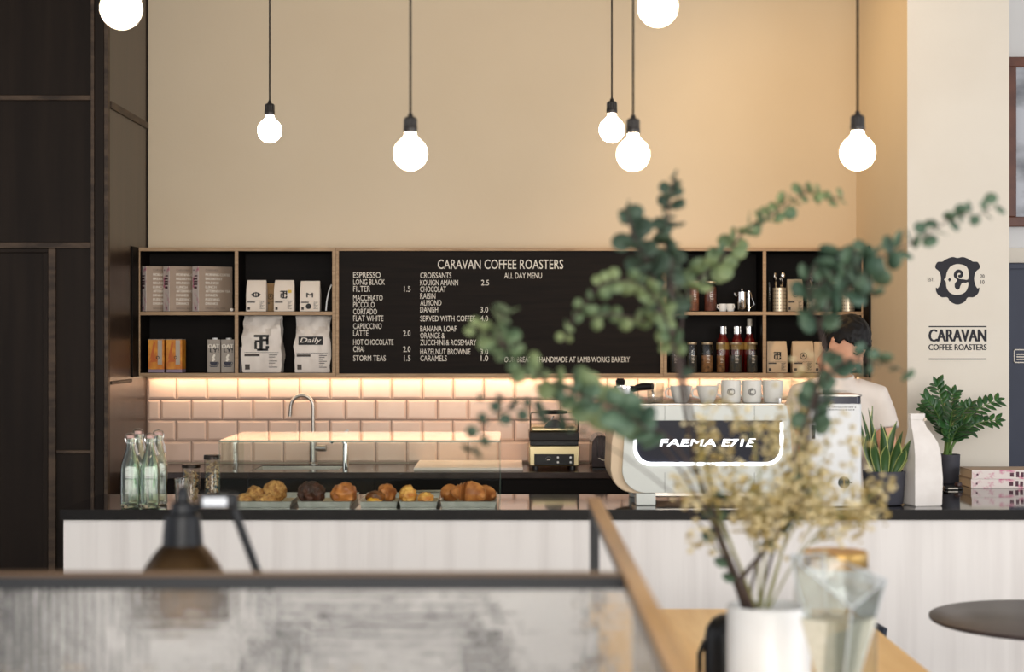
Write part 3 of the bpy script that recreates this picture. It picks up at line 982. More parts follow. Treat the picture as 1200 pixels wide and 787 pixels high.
# ---------------------------------------------------------------- espresso machine (its back faces the room)
EY = 6.42
em = thing('espresso_machine', 'white espresso machine with a glowing name panel on the bar counter', 'espresso machine', (X_(825, EY), EY, CZ))
ex = em.location.x
e = lambda px, py: (X_(px, EY) - ex, Z_(py, EY) - CZ)
zb, ztp = e(0, 577.5)[1], e(0, 474.5)[1]
xl, xr = e(716, 0)[0], e(936, 0)[0]
m_emw = M('white_enamel', (204, 207, 200), 0.3, rgb2=(199, 202, 195))
m_side = M('warm_reflection_side', (214, 190, 158), 0.5)  # beige paints the warm reflection on the machine's side
rc = 0.085


def shell(y0, y1, ins, name, mat, bev):
    a, c, b0, t0 = xl + ins, xr - ins, zb + ins, ztp
    pr = arc(c - rc, b0 + rc, rc, 270, 360, 8) + [(c - 0.004, t0 - 0.14), (c - 0.032, t0)] + [(a + 0.032, t0), (a + 0.004, t0 - 0.14)] + arc(a + rc, b0 + rc, rc, 180, 270, 8)
    return MB().prism(pr, y0, y1, bev).build(name, mat, em)


shell(0.012, 0.44, 0.0, 'side_shell', m_side, 0.004)
# front fascia with a window cut for the name panel
sx0, sz0 = e(743, 544)
sx1, sz1 = e(917, 492.5)
oa = arc(xr - 0.02 - rc, zb + 0.002 + rc, rc, 270, 360, 8)
fa_ = MB()
bm = fa_.bm
fx0, fx1 = xl + 0.042, xr - 0.022
for a in ((fx0 + rc * 0.55, zb + 0.002, fx1 - rc * 0.55, sz0), ):
    pr = arc(fx1 - rc, zb + 0.002 + rc, rc, 270, 360, 8)
    pr = [p for p in pr if p[1] <= sz0] + [(fx1 - 0.002, sz0), (fx0 + 0.002, sz0)] + [p for p in arc(fx0 + rc, zb + 0.002 + rc, rc, 180, 270, 8) if p[1] <= sz0]
    fa_.prism(pr, -0.004, 0.011, 0.0015)
fa_.prism([(fx0 + 0.002, sz0), (sx0, sz0), (sx0, sz1), (fx0 + 0.012, sz1)], -0.004, 0.011)
fa_.prism([(sx1, sz0), (fx1 - 0.002, sz0), (fx1 - 0.012, sz1), (sx1, sz1)], -0.004, 0.011)
fa_.prism([(fx0 + 0.012, sz1 + 0.0005), (fx1 - 0.012, sz1 + 0.0005), (fx1 - 0.026, ztp - 0.001), (fx0 + 0.026, ztp - 0.001)], -0.004, 0.011, 0.0015)
fa_.build('fascia', m_emw, em)
q = MB()
for px in (779, 884):
    x = e(px, 0)[0]
    q.box(x - 0.0006, -0.0046, zb + 0.003, x + 0.0006, -0.0041, sz0 - 0.03)
    q.box(x - 0.0006, -0.0046, sz1 + 0.002, x + 0.0006, -0.0041, ztp - 0.002)
q.build('panel_seam', m_blackplastic, em)
sc = MB().box(sx0, 0.004, sz0, sx1, 0.010, sz1).build('name_screen', M('smoked_screen', (30, 31, 42), 0.2, spec=0.12, rgb2=(26, 27, 37)), em)
m_neon = M('white_backlight', (245, 250, 255), 0.4, emit=2.6)
gw = MB()
rr = 0.06
pa = [(sx0 + 0.004, sz1 - 0.006), (sx0 + 0.004, sz0 + rr)] + arc(sx0 + 0.004 + rr, sz0 + 0.002 + rr, rr, 180, 270, 8) + arc(sx1 - 0.004 - rr, sz0 + 0.002 + rr, rr, 270, 360, 8) + [(sx1 - 0.004, sz1 - 0.006)]
gw.tube([(a, -0.002, c) for a, c in pa], 0.0065, 8)
gw.build('light_border', m_neon, em)
co = MB()                                # white corners between the rounded border and the square window
for s in (-1, 1):
    cxx = sx0 if s < 0 else sx1
    A = arc(cxx - s * (0.004 + rr), sz0 + 0.002 + rr, rr + 0.003, 180, 270, 8) if s < 0 else arc(cxx - (0.004 + rr), sz0 + 0.002 + rr, rr + 0.003, 270, 360, 8)
    co.prism([(cxx, sz0)] + (list(reversed(A)) if s < 0 else list(reversed(A))), -0.003, 0.0035)
co.build('fascia_corner', m_emw, em)
m_name = M('lit_white_lettering', (250, 252, 255), 0.4, emit=2.2)
nm = MB()
a, c = e(773, 518.5), e(839, 518.5)
nm.text('FAEMA', a[0], c[0], a[1], 0.026, 0.0035, 0.05, 0.15)
a, c = e(846, 518.5), e(872, 518.5)
nm.text('E71', a[0], c[0], a[1], 0.026, 0.0035, 0.05, 0.15)
a, c = e(874, 518.5), e(886, 518.5)
nm.text('E', a[0], c[0], a[1], 0.031, 0.0035, -0.01, 0.4)
nm.build('name_lettering', m_name, em, smooth=False)
for px in (757, 899):
    x = e(px, 0)[0]
    MB().box(x - 0.037, 0.0, 0.0006, x + 0.037, 0.09, zb - 0.0005, 0.004).build('foot', m_emw, em)
for px in (757, 899):
    x = e(px, 0)[0]
    MB().box(x - 0.037, 0.33, 0.0006, x + 0.037, 0.42, zb - 0.0005, 0.004).build('foot', m_emw, em)
MB().box(xl + 0.10, 0.12, 0.02, xr - 0.10, 0.40, zb - 0.001, 0.005).build('drip_tray', m_steel, em)
MB().box(xl + 0.05, 0.02, ztp + 0.0002, xr - 0.05, 0.42, ztp + 0.004).build('cup_tray', m_steel, em)
for px in (735, 915):
    x = e(px, 0)[0]
    MB().tube([(x, 0.03, ztp + 0.004), (x, 0.03, ztp + 0.022), (x, 0.40, ztp + 0.022), (x, 0.40, ztp + 0.004)], 0.004, 8).build('cup_rail', m_chrome, em)
ETOP = CZ + ztp + 0.0045
m_cup = M('pale_stoneware', (214, 212, 204), 0.4, rgb2=(200, 197, 188))


def cup(name, label, px, Y, r0, r1, h, grp, mark, rz=R(180)):
    t = thing(name, label, 'cup', (X_(px, Y), Y, ETOP), 0, grp)
    MB().lathe([(0, 0), (r0 - 0.004, 0), (r0, 0.004), (r0 + (r1 - r0) * 0.5, h * 0.42), (r1, h), (r1 - 0.003, h + 0.001), (r1 - 0.0045, h - 0.002), (r0 - 0.004, 0.010), (0, 0.008)], 32).build('cup_body', m_cup, t)
    a0 = r0 + (r1 - r0) * 0.75
    pts = [(-a0 + 0.002, 0, h * 0.82), (-a0 - 0.012, 0, h * 0.86), (-a0 - 0.02, 0, h * 0.66), (-a0 - 0.017, 0, h * 0.4), (-r0 + 0.001, 0, h * 0.26)]
    MB().tube(pts, 0.004, 8).build('handle', m_cup, t)
    if mark:
        q = MB()
        rm = 0.013
        rad = r0 + (r1 - r0) * 0.5

        def on(u, z):      # wraps the mark round the cup
            a = -math.pi / 2 + u / rad
            return (math.cos(a) * (rad + 0.0014), math.sin(a) * (rad + 0.0014), z)
        q.tube([on(-0.004 + rm * math.cos(i * math.pi / 10), h * 0.5 + rm * math.sin(i * math.pi / 10)) for i in range(20)], 0.0011, 6, closed=True)
        q.tube([on(-0.004 + 0.007 * math.cos(R(i)), h * 0.5 + 0.008 * math.sin(R(i))) for i in range(50, 320, 20)], 0.0017, 6)
        q.build('round_mark', m_print, t)
    return t


cup('coffee_mug', 'straight white mug with a round mark, nearest the low cups', 856.5, 6.53, 0.036, 0.038, 0.086, 'mugs on the espresso machine', True)
cup('coffee_mug', 'middle white mug of three, with a round mark', 881, 6.53, 0.035, 0.038, 0.086, 'mugs on the espresso machine', True)
cup('coffee_mug', 'plain white mug nearest the grinder', 905.5, 6.53, 0.034, 0.04, 0.086, 'mugs on the espresso machine', False)
cup('cappuccino_cup', 'low tapered cup on the machine beside the glass tumbler', 798, 6.53, 0.026, 0.043, 0.064, 'low cups on the espresso machine', False)
cup('cappuccino_cup', 'low tapered cup on the machine beside the first mug', 829, 6.53, 0.026, 0.043, 0.064, 'low cups on the espresso machine', False)
tumbler('upturned ribbed glass tumbler on the espresso machine', 768, 6.53, ETOP, 0.034, 0.075, None, m_jarglass)
pfh = thing('portafilter', 'black handled chrome portafilter lying at the end of the espresso machine top', 'portafilter', (X_(738, 6.53), 6.53, ETOP))
MB().lathe([(0, 0.024), (0.028, 0.026), (0.035, 0.034), (0.036, 0.056), (0.039, 0.058), (0.039, 0.064), (0.033, 0.065), (0.031, 0.04), (0, 0.036)], 28, (-0.02, 0.02, 0)).build('basket_head', m_chrome, pfh)
MB().tube([(0.01, 0.01, 0.05), (0.03, 0, 0.058), (0.05, -0.012, 0.062), (0.085, -0.03, 0.064)], [0.009, 0.013, 0.015, 0.013], 14).build('handle', m_blackplastic, pfh)
MB().tube([(-0.02, 0.02, 0.026), (-0.03, 0.01, 0.014), (-0.04, 0.0, 0.001)], 0.006, 8).build('spout', m_chrome, pfh)
MB().tube([(-0.02, 0.02, 0.026), (-0.01, 0.03, 0.014), (0.006, 0.036, 0.001)], 0.006, 8).build('spout', m_chrome, pfh)
MB().tube([(0.085, -0.03, 0.05), (0.088, -0.03, 0.0035)], 0.004, 8).build('rest', m_chrome, pfh)
tamp = thing('coffee_tamper', 'black topped tamper standing behind the portafilter', 'tamper', (X_(727, 6.66), 6.66, ETOP))
MB().lathe([(0, 0), (0.029, 0), (0.029, 0.010), (0.012, 0.016), (0.010, 0.03), (0, 0.03)], 24).build('base', m_chrome, tamp)
MB().lathe([(0, 0.03), (0.010, 0.03), (0.012, 0.045), (0.017, 0.065), (0.019, 0.082), (0.012, 0.09), (0, 0.091)], 24).build('handle', m_blackplastic, tamp)

# ---------------------------------------------------------------- coffee grinder
KY = 6.36
kg = thing('coffee_grinder', 'tall white coffee grinder between the espresso machine and the snake plant', 'grinder', (X_(980, KY), KY, CZ))
kx0, kx1, kt = X_(950, KY) - kg.location.x, X_(1010.5, KY) - kg.location.x, Z_(473, KY) - CZ
m_gw = M('white_grinder_enamel', (226, 227, 226), 0.3)
MB().prism([(x, y) for x, y in rrect(kx0, 0, kx1, 0.25, 0.018, 5)], 0.004, kt, 0.003, axis='z').build('body', m_gw, kg)
MB().prism([(x, y) for x, y in rrect(kx0 + 0.01, 0.01, kx1 - 0.01, 0.24, 0.018, 5)], 0.0005, 0.0038, axis='z').build('base', m_blackplastic, kg)
MB().prism([(x, y) for x, y in rrect(kx0 + 0.002, 0.002, kx1 - 0.002, 0.248, 0.018, 5)], kt + 0.0005, kt + 0.027, 0.002, axis='z').build('top_band', M('dark_blue_black_plastic', (30, 32, 48), 0.15), kg)
lid = MB().prism([(x, y) for x, y in rrect(kx0 - 0.002, -0.003, kx1 + 0.002, 0.252, 0.02, 5)], kt + 0.0275, kt + 0.034, 0.002, axis='z').build('lid', m_steel, kg)
MB().lathe([(0, kt + 0.034), (0.011, kt + 0.034), (0.011, kt + 0.046), (0.008, kt + 0.05), (0, kt + 0.05)], 20, (X_(971, KY) - kg.location.x, 0.06, 0)).build('knob', m_blackplastic, lid)
q = MB()
lx, lz = X_(989, KY) - kg.location.x, Z_(565, KY) - CZ
ring = [(lx + 0.022 * math.cos(a * math.pi / 14), lz + 0.022 * math.sin(a * math.pi / 14)) for a in range(28)]
q.prism(ring, -0.0012, -0.0001)
lgd = q.build('round_badge', M('dark_green_badge', (44, 50, 40), 0.4), kg, smooth=False)
MB().box(lx - 0.002, -0.0018, lz - 0.014, lx + 0.002, -0.0013, lz + 0.014).build('badge_mark', M('dull_gold', (140, 118, 66), 0.4, 0.6), lgd)
MB().box(lx + 0.022, -0.0012, lz - 0.002, lx + 0.03, -0.0002, lz + 0.002).build('badge_tab', m_print, kg)
q = MB()
rq = random.Random(3)
for rowz in (0, -0.0095):
    x = X_(966, KY) - kg.location.x
    while x < X_(1002, KY) - kg.location.x:
        wdt = rq.uniform(0.002, 0.005)
        q.box(x, -0.0008, kt - 0.012 + rowz - 0.002, x + wdt, -0.0001, kt - 0.012 + rowz + 0.0015)
        x += wdt + rq.uniform(0.002, 0.006)
q.build('small_print', m_print, kg, smooth=False)
MB().box(X_(951, KY) - kg.location.x, -0.006, Z_(514, KY) - CZ, X_(955, KY) - kg.location.x, -0.0002, Z_(498, KY) - CZ, 0.001).build('switch', m_blackplastic, kg)

# ---------------------------------------------------------------- plants, bag, books at the right end
m_pot = M('dark_grey_pot', (62, 62, 70), 0.6, rgb2=(54, 54, 62), nscale=(20, 20, 20))
m_soil = M('potting_soil', (48, 36, 28), 0.95, rgb2=(32, 24, 18), nscale=(60, 60, 60), bump=0.6)


def potbody(t, r0, r1, h, rim=0.004):
    MB().lathe([(0, 0.0005), (r0 - 0.012, 0.0005), (r0 - 0.004, 0.004), (r0, 0.012), (r1, h), (r1 - rim, h + 0.001), (r1 - rim - 0.001, h - 0.02), (0, h - 0.02)], 40).build('pot', m_pot, t)
    MB().lathe([(r1 - rim - 0.002, h - 0.0195), (r1 * 0.5, h - 0.014), (0, h - 0.012)], 30).build('soil', m_soil, t)


SY = 6.46
sp = thing('snake_plant', 'snake plant with yellow edged upright leaves in a dark grey pot beside the grinder', 'plant', (X_(1036, SY), SY, CZ))
potbody(sp, 0.072, 0.080, 0.128)
m_snake = bpy.data.materials.new('banded_snake_leaf')
m_snake.use_nodes = True
nt = m_snake.node_tree
bs = nt.nodes['Principled BSDF']
bs.inputs['Roughness'].default_value = 0.4
uvn = nt.nodes.new('ShaderNodeUVMap')
sepn = nt.nodes.new('ShaderNodeSeparateXYZ')
nt.links.new(uvn.outputs[0], sepn.inputs[0])
rmp = nt.nodes.new('ShaderNodeValToRGB')
for i, (p, c) in enumerate([(0.0, (206, 206, 128)), (0.06, (180, 188, 108)), (0.11, (62, 92, 46)), (0.89, (50, 80, 42)), (0.94, (180, 188, 108)), (1.0, (206, 206, 128))]):
    el = rmp.color_ramp.elements[i] if i < 2 else rmp.color_ramp.elements.new(p)
    el.position = p
    el.color = srgb(*c)
nt.links.new(sepn.outputs[0], rmp.inputs[0])
nt.links.new(rmp.outputs[0], bs.inputs['Base Color'])


def blade(base, tip, w, seed, thick=0.004):
    """stiff sword leaf with some body, its width coordinate kept for the yellow edge"""
    q = MB()
    bm = q.bm
    uv = bm.loops.layers.uv.new('UVMap')
    base, tip = Vector(base), Vector(tip)
    n = 12
    r = random.Random(seed)
    ang = r.uniform(-0.9, 0.9)
    side = Vector((math.cos(ang), math.sin(ang), 0))
    nrm = Vector((-side.y, side.x, 0))
    tw = r.uniform(-0.5, 0.5)
    rows_ = []
    for i in range(n + 1):
        t = i / n
        p = base.lerp(tip, t) + nrm * 0.012 * math.sin(t * 3.1)
        ww = w * (0.62 + 0.38 * math.sin(min(1, t * 1.5) * math.pi / 2)) * (1 if t < 0.6 else max(0.03, 1 - ((t - 0.6) / 0.4) ** 1.7))
        a = ang + tw * t
        s = Vector((math.cos(a), math.sin(a), 0))
        m = Vector((-s.y, s.x, 0))
        row = []
        for sgn in (1, -1):
            for u in ((-1, -0.5, 0, 0.5, 1) if sgn > 0 else (0.5, 0, -0.5)):
                row.append((bm.verts.new(p + s * ww * u + m * (0.010 * u * u * min(1, ww / w) + (sgn * thick / 2 if abs(u) < 1 else 0))), (u + 1) / 2))
        rows_.append(row)
    for A, B in zip(rows_, rows_[1:]):
        k_ = len(A)
        for j in range(k_):
            a, b_, c, d = A[j], A[(j + 1) % k_], B[(j + 1) % k_], B[j]
            fc = bm.faces.new((a[0], b_[0], c[0], d[0]))
            for lp, uvx in zip(fc.loops, (a[1], b_[1], c[1], d[1])):
                lp[uv].uv = (uvx, 0)
    return q


i = 0
for (bx_, px, py, w, dy) in ((1030, 1020, 478, 0.007, 0.03), (1033, 1027, 476, 0.007, 0.045), (1027, 1013, 482, 0.008, 0.04), (1036, 1031, 496, 0.016, -0.01), (1040, 1051, 493, 0.017, 0.0), (1032, 1023, 502, 0.019, -0.03),
                          (1042, 1049, 515, 0.021, -0.035), (1046, 1065, 513, 0.020, -0.03), (1044, 1060, 505, 0.012, 0.02), (1025, 1010, 494, 0.010, 0.02), (1029, 1019, 515, 0.018, -0.04), (1035, 1034, 520, 0.019, -0.05), (1043, 1056, 524, 0.017, -0.05), (1048, 1071, 498, 0.008, 0.03),  (1028, 1016, 508, 0.017, 0.0), (1038, 1039, 500, 0.018, 0.03)):
    i += 1
    blade((X_(bx_, SY) - sp.location.x, dy * 0.8, 0.11), (X_(px, SY) - sp.location.x, dy * 1.5, Z_(py, SY) - CZ), w, i).build('leaf', m_snake, sp, angle=80)

ZY = 7.40
zz = thing('zz_plant', 'bushy glossy green plant in a small dark pot in front of the cream column', 'plant', (X_(1112, ZY), ZY, CZ))
MB().lathe([(0, 0.0005), (0.040, 0.0005), (0.044, 0.006), (0.048, 0.125), (0.044, 0.126), (0.042, 0.108), (0, 0.108)], 36).build('pot', m_pot, zz)
MB().lathe([(0.041, 0.1085), (0.02, 0.114), (0, 0.116)], 30).build('soil', m_soil, zz)
m_zl = M('glossy_green_leaf', (52, 96, 46), 0.3, rgb2=(36, 72, 38), nscale=(25, 25, 25))
m_zs = M('green_stem', (92, 122, 62), 0.5)


def leafshape(bm, p, d, n, L, w, cup=0.15, tk=0.0012):
    """one leaf with a little thickness, pointed oval"""
    d = d.normalized()
    n = (n - d * n.dot(d))
    if n.length < 1e-5:
        n = d.orthogonal()
    n.normalize()
    s = d.cross(n)
    top, bot = [], []
    prof = ((0, 0.05), (0.2, 0.7), (0.45, 1.0), (0.72, 0.75), (0.9, 0.36), (1.0, 0.03))
    for t, ww in prof:
        for lst, off in ((top, tk / 2), (bot, -tk / 2)):
            lst.append([bm.verts.new(p + d * L * t + s * w * ww * u + n * (cup * w * (abs(u) * ww) - 0.25 * cup * L * t * t + off)) for u in (-1, 0, 1)])
    for A, B in zip(top, top[1:]):
        for j in (0, 1):
            bm.faces.new((A[j], A[j + 1], B[j + 1], B[j]))
    for A, B in zip(bot, bot[1:]):
        for j in (0, 1):
            bm.faces.new((A[j + 1], A[j], B[j], B[j + 1]))
    for A, B, C, D in zip(top, top[1:], bot, bot[1:]):
        bm.faces.new((A[0], B[0], D[0], C[0]))
        bm.faces.new((B[2], A[2], C[2], D[2]))


rq = random.Random(5)
for (px, py, dy) in ((1098, 452, 0.0), (1083, 468, -0.05), (1090, 480, 0.08), (1120, 462, 0.05), (1132, 476, -0.05), (1168, 470, 0.02), (1164, 492, -0.03), (1146, 482, 0.1), (1110, 478, -0.1), (1124, 496, -0.09), (1100, 500, -0.08), (1140, 505, 0.06)):
    tip = Vector((X_(px, ZY) - zz.location.x, dy, Z_(py, ZY) - CZ))
    base = Vector((rq.uniform(-0.02, 0.02), rq.uniform(-0.02, 0.02), 0.112))
    mid = base.lerp(tip, 0.5) + Vector((-(tip.x) * 0.22, 0, 0.05 + abs(tip.x) * 0.15))
    pts = []
    for j in range(13):
        t = j / 12
        pts.append(base * (1 - t) ** 2 + mid * 2 * t * (1 - t) + tip * t * t)
    st = MB().tube(pts, [0.0055 - 0.004 * j / 12 for j in range(13)], 8).build('stem', m_zs, zz)
    lf = MB()
    for j in range(4, 13):
        d = (pts[min(j + 1, 12)] - pts[j - 1]).normalized()
        sd = d.cross(Vector((0, -0.75, 0.65))).normalized()
        for s in (-1, 1):
            leafshape(lf.bm, pts[j], (d * 0.7 + sd * s + Vector((0, rq.uniform(-0.4, 0.3), rq.uniform(-0.1, 0.3)))), Vector((0, -0.6, 0.8)), rq.uniform(0.042, 0.058), rq.uniform(0.011, 0.015))
    leafshape(lf.bm, pts[12], d, Vector((0, -0.6, 0.8)), 0.045, 0.012)
    lf.build('leaflets', m_zl, zz, angle=60, normals=False)

# tall white paper coffee bag
BY = 6.38
bg = thing('paper_bag', 'tall white paper coffee bag with folded top on the counter between the two plants', 'bag', (X_(1085, BY), BY + 0.055, CZ), R(16))
m_bagw = M('white_bag_paper', (228, 222, 216), 0.6, rgb2=(218, 211, 204), nscale=(12, 12, 12), bump=0.12, bscale=(18, 18, 10))
hb = 0.345
lv = []
for z, wx, dx, wy, cy in ((0.0005, 0.052, 0, 0.044, 0), (0.006, 0.056, 0, 0.046, 0), (0.10, 0.058, 0.002, 0.046, 0), (0.19, 0.054, 0.0, 0.044, 0), (0.235, 0.050, -0.004, 0.036, 0.0), (0.27, 0.040, -0.012, 0.022, 0.0), (0.295, 0.031, -0.02, 0.010, 0), (0.318, 0.028, -0.024, 0.006, 0), (0.345, 0.028, -0.024, 0.0045, 0)):
    ring = []
    for (sx, sy) in ((-1, -1), (-0.33, -1.02), (0.33, -1.02), (1, -1), (0.93 if z > 0.05 else 1, 0), (1, 1), (0.33, 1.02), (-0.33, 1.02), (-1, 1), (-0.93 if z > 0.05 else -1, 0)):
        ring.append((dx + sx * wx, cy + sy * wy + (0.004 * noise.noise(Vector((sx * 2, sy * 2, z * 30)))), z))
    lv.append(ring)
MB().loft(lv).build('bag_body', m_bagw, bg, angle=22)
MB().box(-0.055, -0.0085, 0.322, 0.007, 0.0085, 0.346, 0.002).build('folded_top', m_bagw, bg)
MB().box(0.001, -0.012, 0.318, 0.012, 0.010, 0.330, 0.001).build('closure_tab', M('warm_tan_tab', (206, 190, 170), 0.6), bg)

# two cookbooks lying flat, like those on the wall shelf
m_spine = M('floral_printed_spine', (230, 218, 212), 0.5, rgb2=(206, 116, 146), nscale=(30, 30, 30), lo=0.52, hi=0.66)
m_cover = M('taupe_book_cover', (166, 146, 128), 0.55, rgb2=(158, 138, 120))
m_pages = M('page_edges', (204, 186, 162), 0.8, rgb2=(186, 168, 144), nscale=(2, 2, 260))


def cookbook(label, loc, rot, grp, w=0.215, h=0.228, t=0.045, words=True):
    """origin at the middle of the standing book's base; cover faces -y, spine faces -x"""
    o = thing('cookbook', label, 'book', loc, 0, grp)
    o.rotation_euler = rot
    MB().box(-w / 2 + 0.002, -t / 2 + 0.003, 0.002, w / 2 - 0.003, t / 2 - 0.003, h - 0.002).build('pages', m_pages, o)
    MB().box(-w / 2, -t / 2, 0, w / 2, -t / 2 + 0.0028, h, 0.0008).build('front_cover', m_cover, o)
    MB().box(-w / 2, t / 2 - 0.0028, 0, w / 2, t / 2, h, 0.0008).build('back_cover', m_cover, o)
    sp_ = MB().box(-w / 2 - 0.0006, -t / 2 + 0.0001, 0, -w / 2 + 0.0018, t / 2 - 0.0001, h, 0.0006).build('spine', m_spine, o)
    for j, (z0, z1, y0, y1) in enumerate(((0.58, 0.62, -0.3, 0.3), (0.64, 0.68, -0.32, 0.25), (0.70, 0.745, -0.28, 0.3), (0.77, 0.80, -0.3, 0.1), (0.50, 0.55, -0.25, 0.2), (0.90, 0.93, 0.2, 0.34), (0.06, 0.085, -0.1, 0.1))):
        MB().box(-w / 2 - 0.0012, y0 * t, z0 * h, -w / 2 - 0.0007, y1 * t, z1 * h).build('spine_print', M('plum_print', (86, 48, 62), 0.6), sp_, smooth=False)
    if words:
        tx = MB()
        L = (('MORNING COFFEE', 0.72), ('BREAKFAST', 0.50), ('BRUNCH', 0.39), ('LUNCH', 0.32), ('AFTERNOON TEA', 0.74), ('DINNER', 0.36), ('PUDDING', 0.42), ('DRINKS', 0.36))
        for j, (s, wd) in enumerate(L):
            tx.text(s, -w / 2 + 0.2 * w, -w / 2 + 0.2 * w + wd * w, h * (0.815 - j * 0.0915), 0.0125, -t / 2 - 0.0005, 0.03)
        tx.build('cover_lettering', m_ink, o, smooth=False)
        tx = MB()
        tx.text('CARAVAN', -w / 2 + 0.2 * w, -w / 2 + 0.58 * w, h * 0.915, 0.012, -t / 2 - 0.0005, 0.0)
        tx.text('DINING ALL DAY', -w / 2 + 0.2 * w, -w / 2 + 0.8 * w, h * 0.07, 0.010, -t / 2 - 0.0005, 0.0)
        tx.build('cover_title', M('grey_brown_print', (104, 90, 80), 0.6), o, smooth=False)
    return o


for j, (z, lab) in enumerate(((CZ + 0.0195, 'lower of two floral spined cookbooks lying at the right end of the counter'), (CZ + 0.0575, 'upper of two floral spined cookbooks lying at the right end of the counter'))):
    # lying: spine towards the room (-y), head of the book to the right
    cookbook(lab, (0, 0, 0), (0, 0, 0), 'lying cookbooks', w=0.2, h=0.32, t=0.0375, words=False)
    o = [x for x in COL.objects if x.get('label') == lab][0]
    mt = Matrix(((0, 0, 1), (1, 0, 0), (0, 1, 0))).to_4x4()      # local z -> +x, local x -> +y, local y -> +z
    o.matrix_basis = Matrix.Translation((X_(1138, 7.15) + (0.003 if j else 0), 7.25, z)) @ mt
dk = thing('pen_tray', 'small black tray with a dark round knob on the counter beside the cookbooks', 'tray', (X_(1114, 7.1), 7.1, CZ))
MB().box(-0.03, -0.03, 0.0005, 0.045, 0.03, 0.012, 0.003).build('tray_base', m_blackplastic, dk)
MB().box(-0.018, -0.034, 0.004, 0.022, -0.0305, 0.009).build('white_label', m_ink, dk)
MB().lathe([(0, 0.0122), (0.014, 0.0122), (0.016, 0.022), (0.012, 0.03), (0, 0.031)], 20, (0.032, 0, 0)).build('knob', M('dark_red_brown_plastic', (52, 30, 28), 0.4), dk)
# ---------------------------------------------------------------- things on the left wall shelf
ZA = MIDZ + 0.0021                    # on the middle boards
ZB = SZ0 + PT + 0.0021                # on the bottom boards
for (px, lab) in ((182, 'taupe cookbook with white lettered cover, hindmost of the three in the shelf'), (209, 'middle taupe cookbook of the three in the shelf, half covered by the next'), (243, 'taupe cookbook standing in front with its whole lettered cover in view')):
    th = 0.70
    cookbook(lab, (X_(px, 8.67) + 0.025, 8.676, ZA), (0, 0, th), 'standing cookbooks', w=0.195, h=0.228, t=0.062)

# yellow cartons
m_yel = M('orange_yellow_carton', (220, 150, 44), 0.5, rgb2=(190, 100, 24), nscale=(30, 30, 24))
m_greyb = M('grey_carton_band', (182, 168, 152), 0.5)
m_lilac = M('lilac_carton_foot', (150, 132, 150), 0.5)
for px, lab in ((183, 'orange and grey carton nearest the end of the bottom shelf'), (204, 'orange and grey carton beside a matching one, nearer the oat drink cartons')):
    Y = 8.60
    hw = 0.040
    t = thing('tea_carton', lab, 'carton', (X_(px, Y), Y + 0.05, ZB), 0, 'orange cartons')
    MB().box(-hw, -0.05, 0.016, hw, 0.05, 0.165, 0.001).build('carton_body', m_yel, t)
    MB().box(-hw, -0.05, 0.0, hw, 0.05, 0.0155, 0.001).build('carton_foot', m_lilac, t)
    MB().box(0.008, -0.0512, 0.04, 0.030, -0.0502, 0.163).build('front_band', m_greyb, t, smooth=False)
    MB().box(-hw, -0.0508, 0.1655, hw, 0.05, 0.1675).build('carton_top', m_greyb, t)
    MB().tube([(0.008 + 0.007 * math.cos(a * 0.524), -0.0516, 0.075 + 0.007 * math.sin(a * 0.524)) for a in range(12)], 0.0015, 6, closed=True).build('round_mark', m_print, t)
    q = MB()
    q.prism([(-0.03, 0.07), (-0.012, 0.155), (-0.004, 0.15), (-0.015, 0.07)], -0.0508, -0.0502)
    q.prism([(-0.034, 0.05), (0.004, 0.055), (-0.01, 0.085)], -0.0508, -0.0502)
    q.build('front_print', M('burnt_orange_print', (196, 96, 30), 0.5), t, smooth=False)

m_oat = M('grey_drink_carton', (160, 150, 138), 0.5, rgb2=(152, 142, 130))
for px, lab in ((250.5, 'grey oat drink carton standing further from the shelf divider'), (266.7, 'grey oat drink carton standing against the shelf divider')):
    Y = 8.60
    hw = 0.0325
    t = thing('oat_drink_carton', lab, 'carton', (X_(px, Y), Y + 0.035, ZB), 0, 'oat drink cartons')
    q = MB()
    q.box(-hw, -0.035, 0, hw, 0.035, 0.148, 0.0015)
    q.prism([(-0.035, 0.1482), (0.035, 0.1482), (0.035, 0.160), (-0.035, 0.166)], -hw, hw, axis='x')
    q.build('carton_body', m_oat, t)
    MB().lathe([(0, 0.163), (0.014, 0.163), (0.014, 0.174), (0, 0.175)], 20).build('cap', m_ceramic, t)
    MB().text('OAT', -hw + 0.003, hw - 0.003, 0.133, 0.020, -0.0356, 0.06).build('upper_lettering', m_ink, t, smooth=False)
    MB().text('LY!', -hw + 0.013, hw - 0.006, 0.112, 0.020, -0.0356, 0.05).build('lower_lettering', m_print, t, smooth=False)
    q = MB()
    q.prism([(-0.02, 0.054), (0.02, 0.054), (0.018, 0.043), (0.010, 0.037), (-0.010, 0.037), (-0.018, 0.043)], -0.0359, -0.0352)
    q.prism([(-0.023, 0.034), (0.023, 0.034), (0.016, 0.028), (-0.016, 0.028)], -0.0359, -0.0352)
    q.tube([(0.019 + 0.006 * math.cos(R(a)), -0.0356, 0.047 + 0.006 * math.sin(R(a))) for a in range(-110, 111, 30)], 0.0015, 6)
    q.build('cup_picture', M('dark_blue_print', (34, 34, 52), 0.5), t, smooth=False)
    MB().tube([(-0.006, -0.0356, 0.057), (0.002, -0.0356, 0.066), (-0.003, -0.0356, 0.076), (0.004, -0.0356, 0.088), (0.002, -0.0356, 0.094)], [0.005, 0.006, 0.006, 0.005, 0.002], 6, ry=0.1).build('steam_picture', m_ink, t, smooth=False)


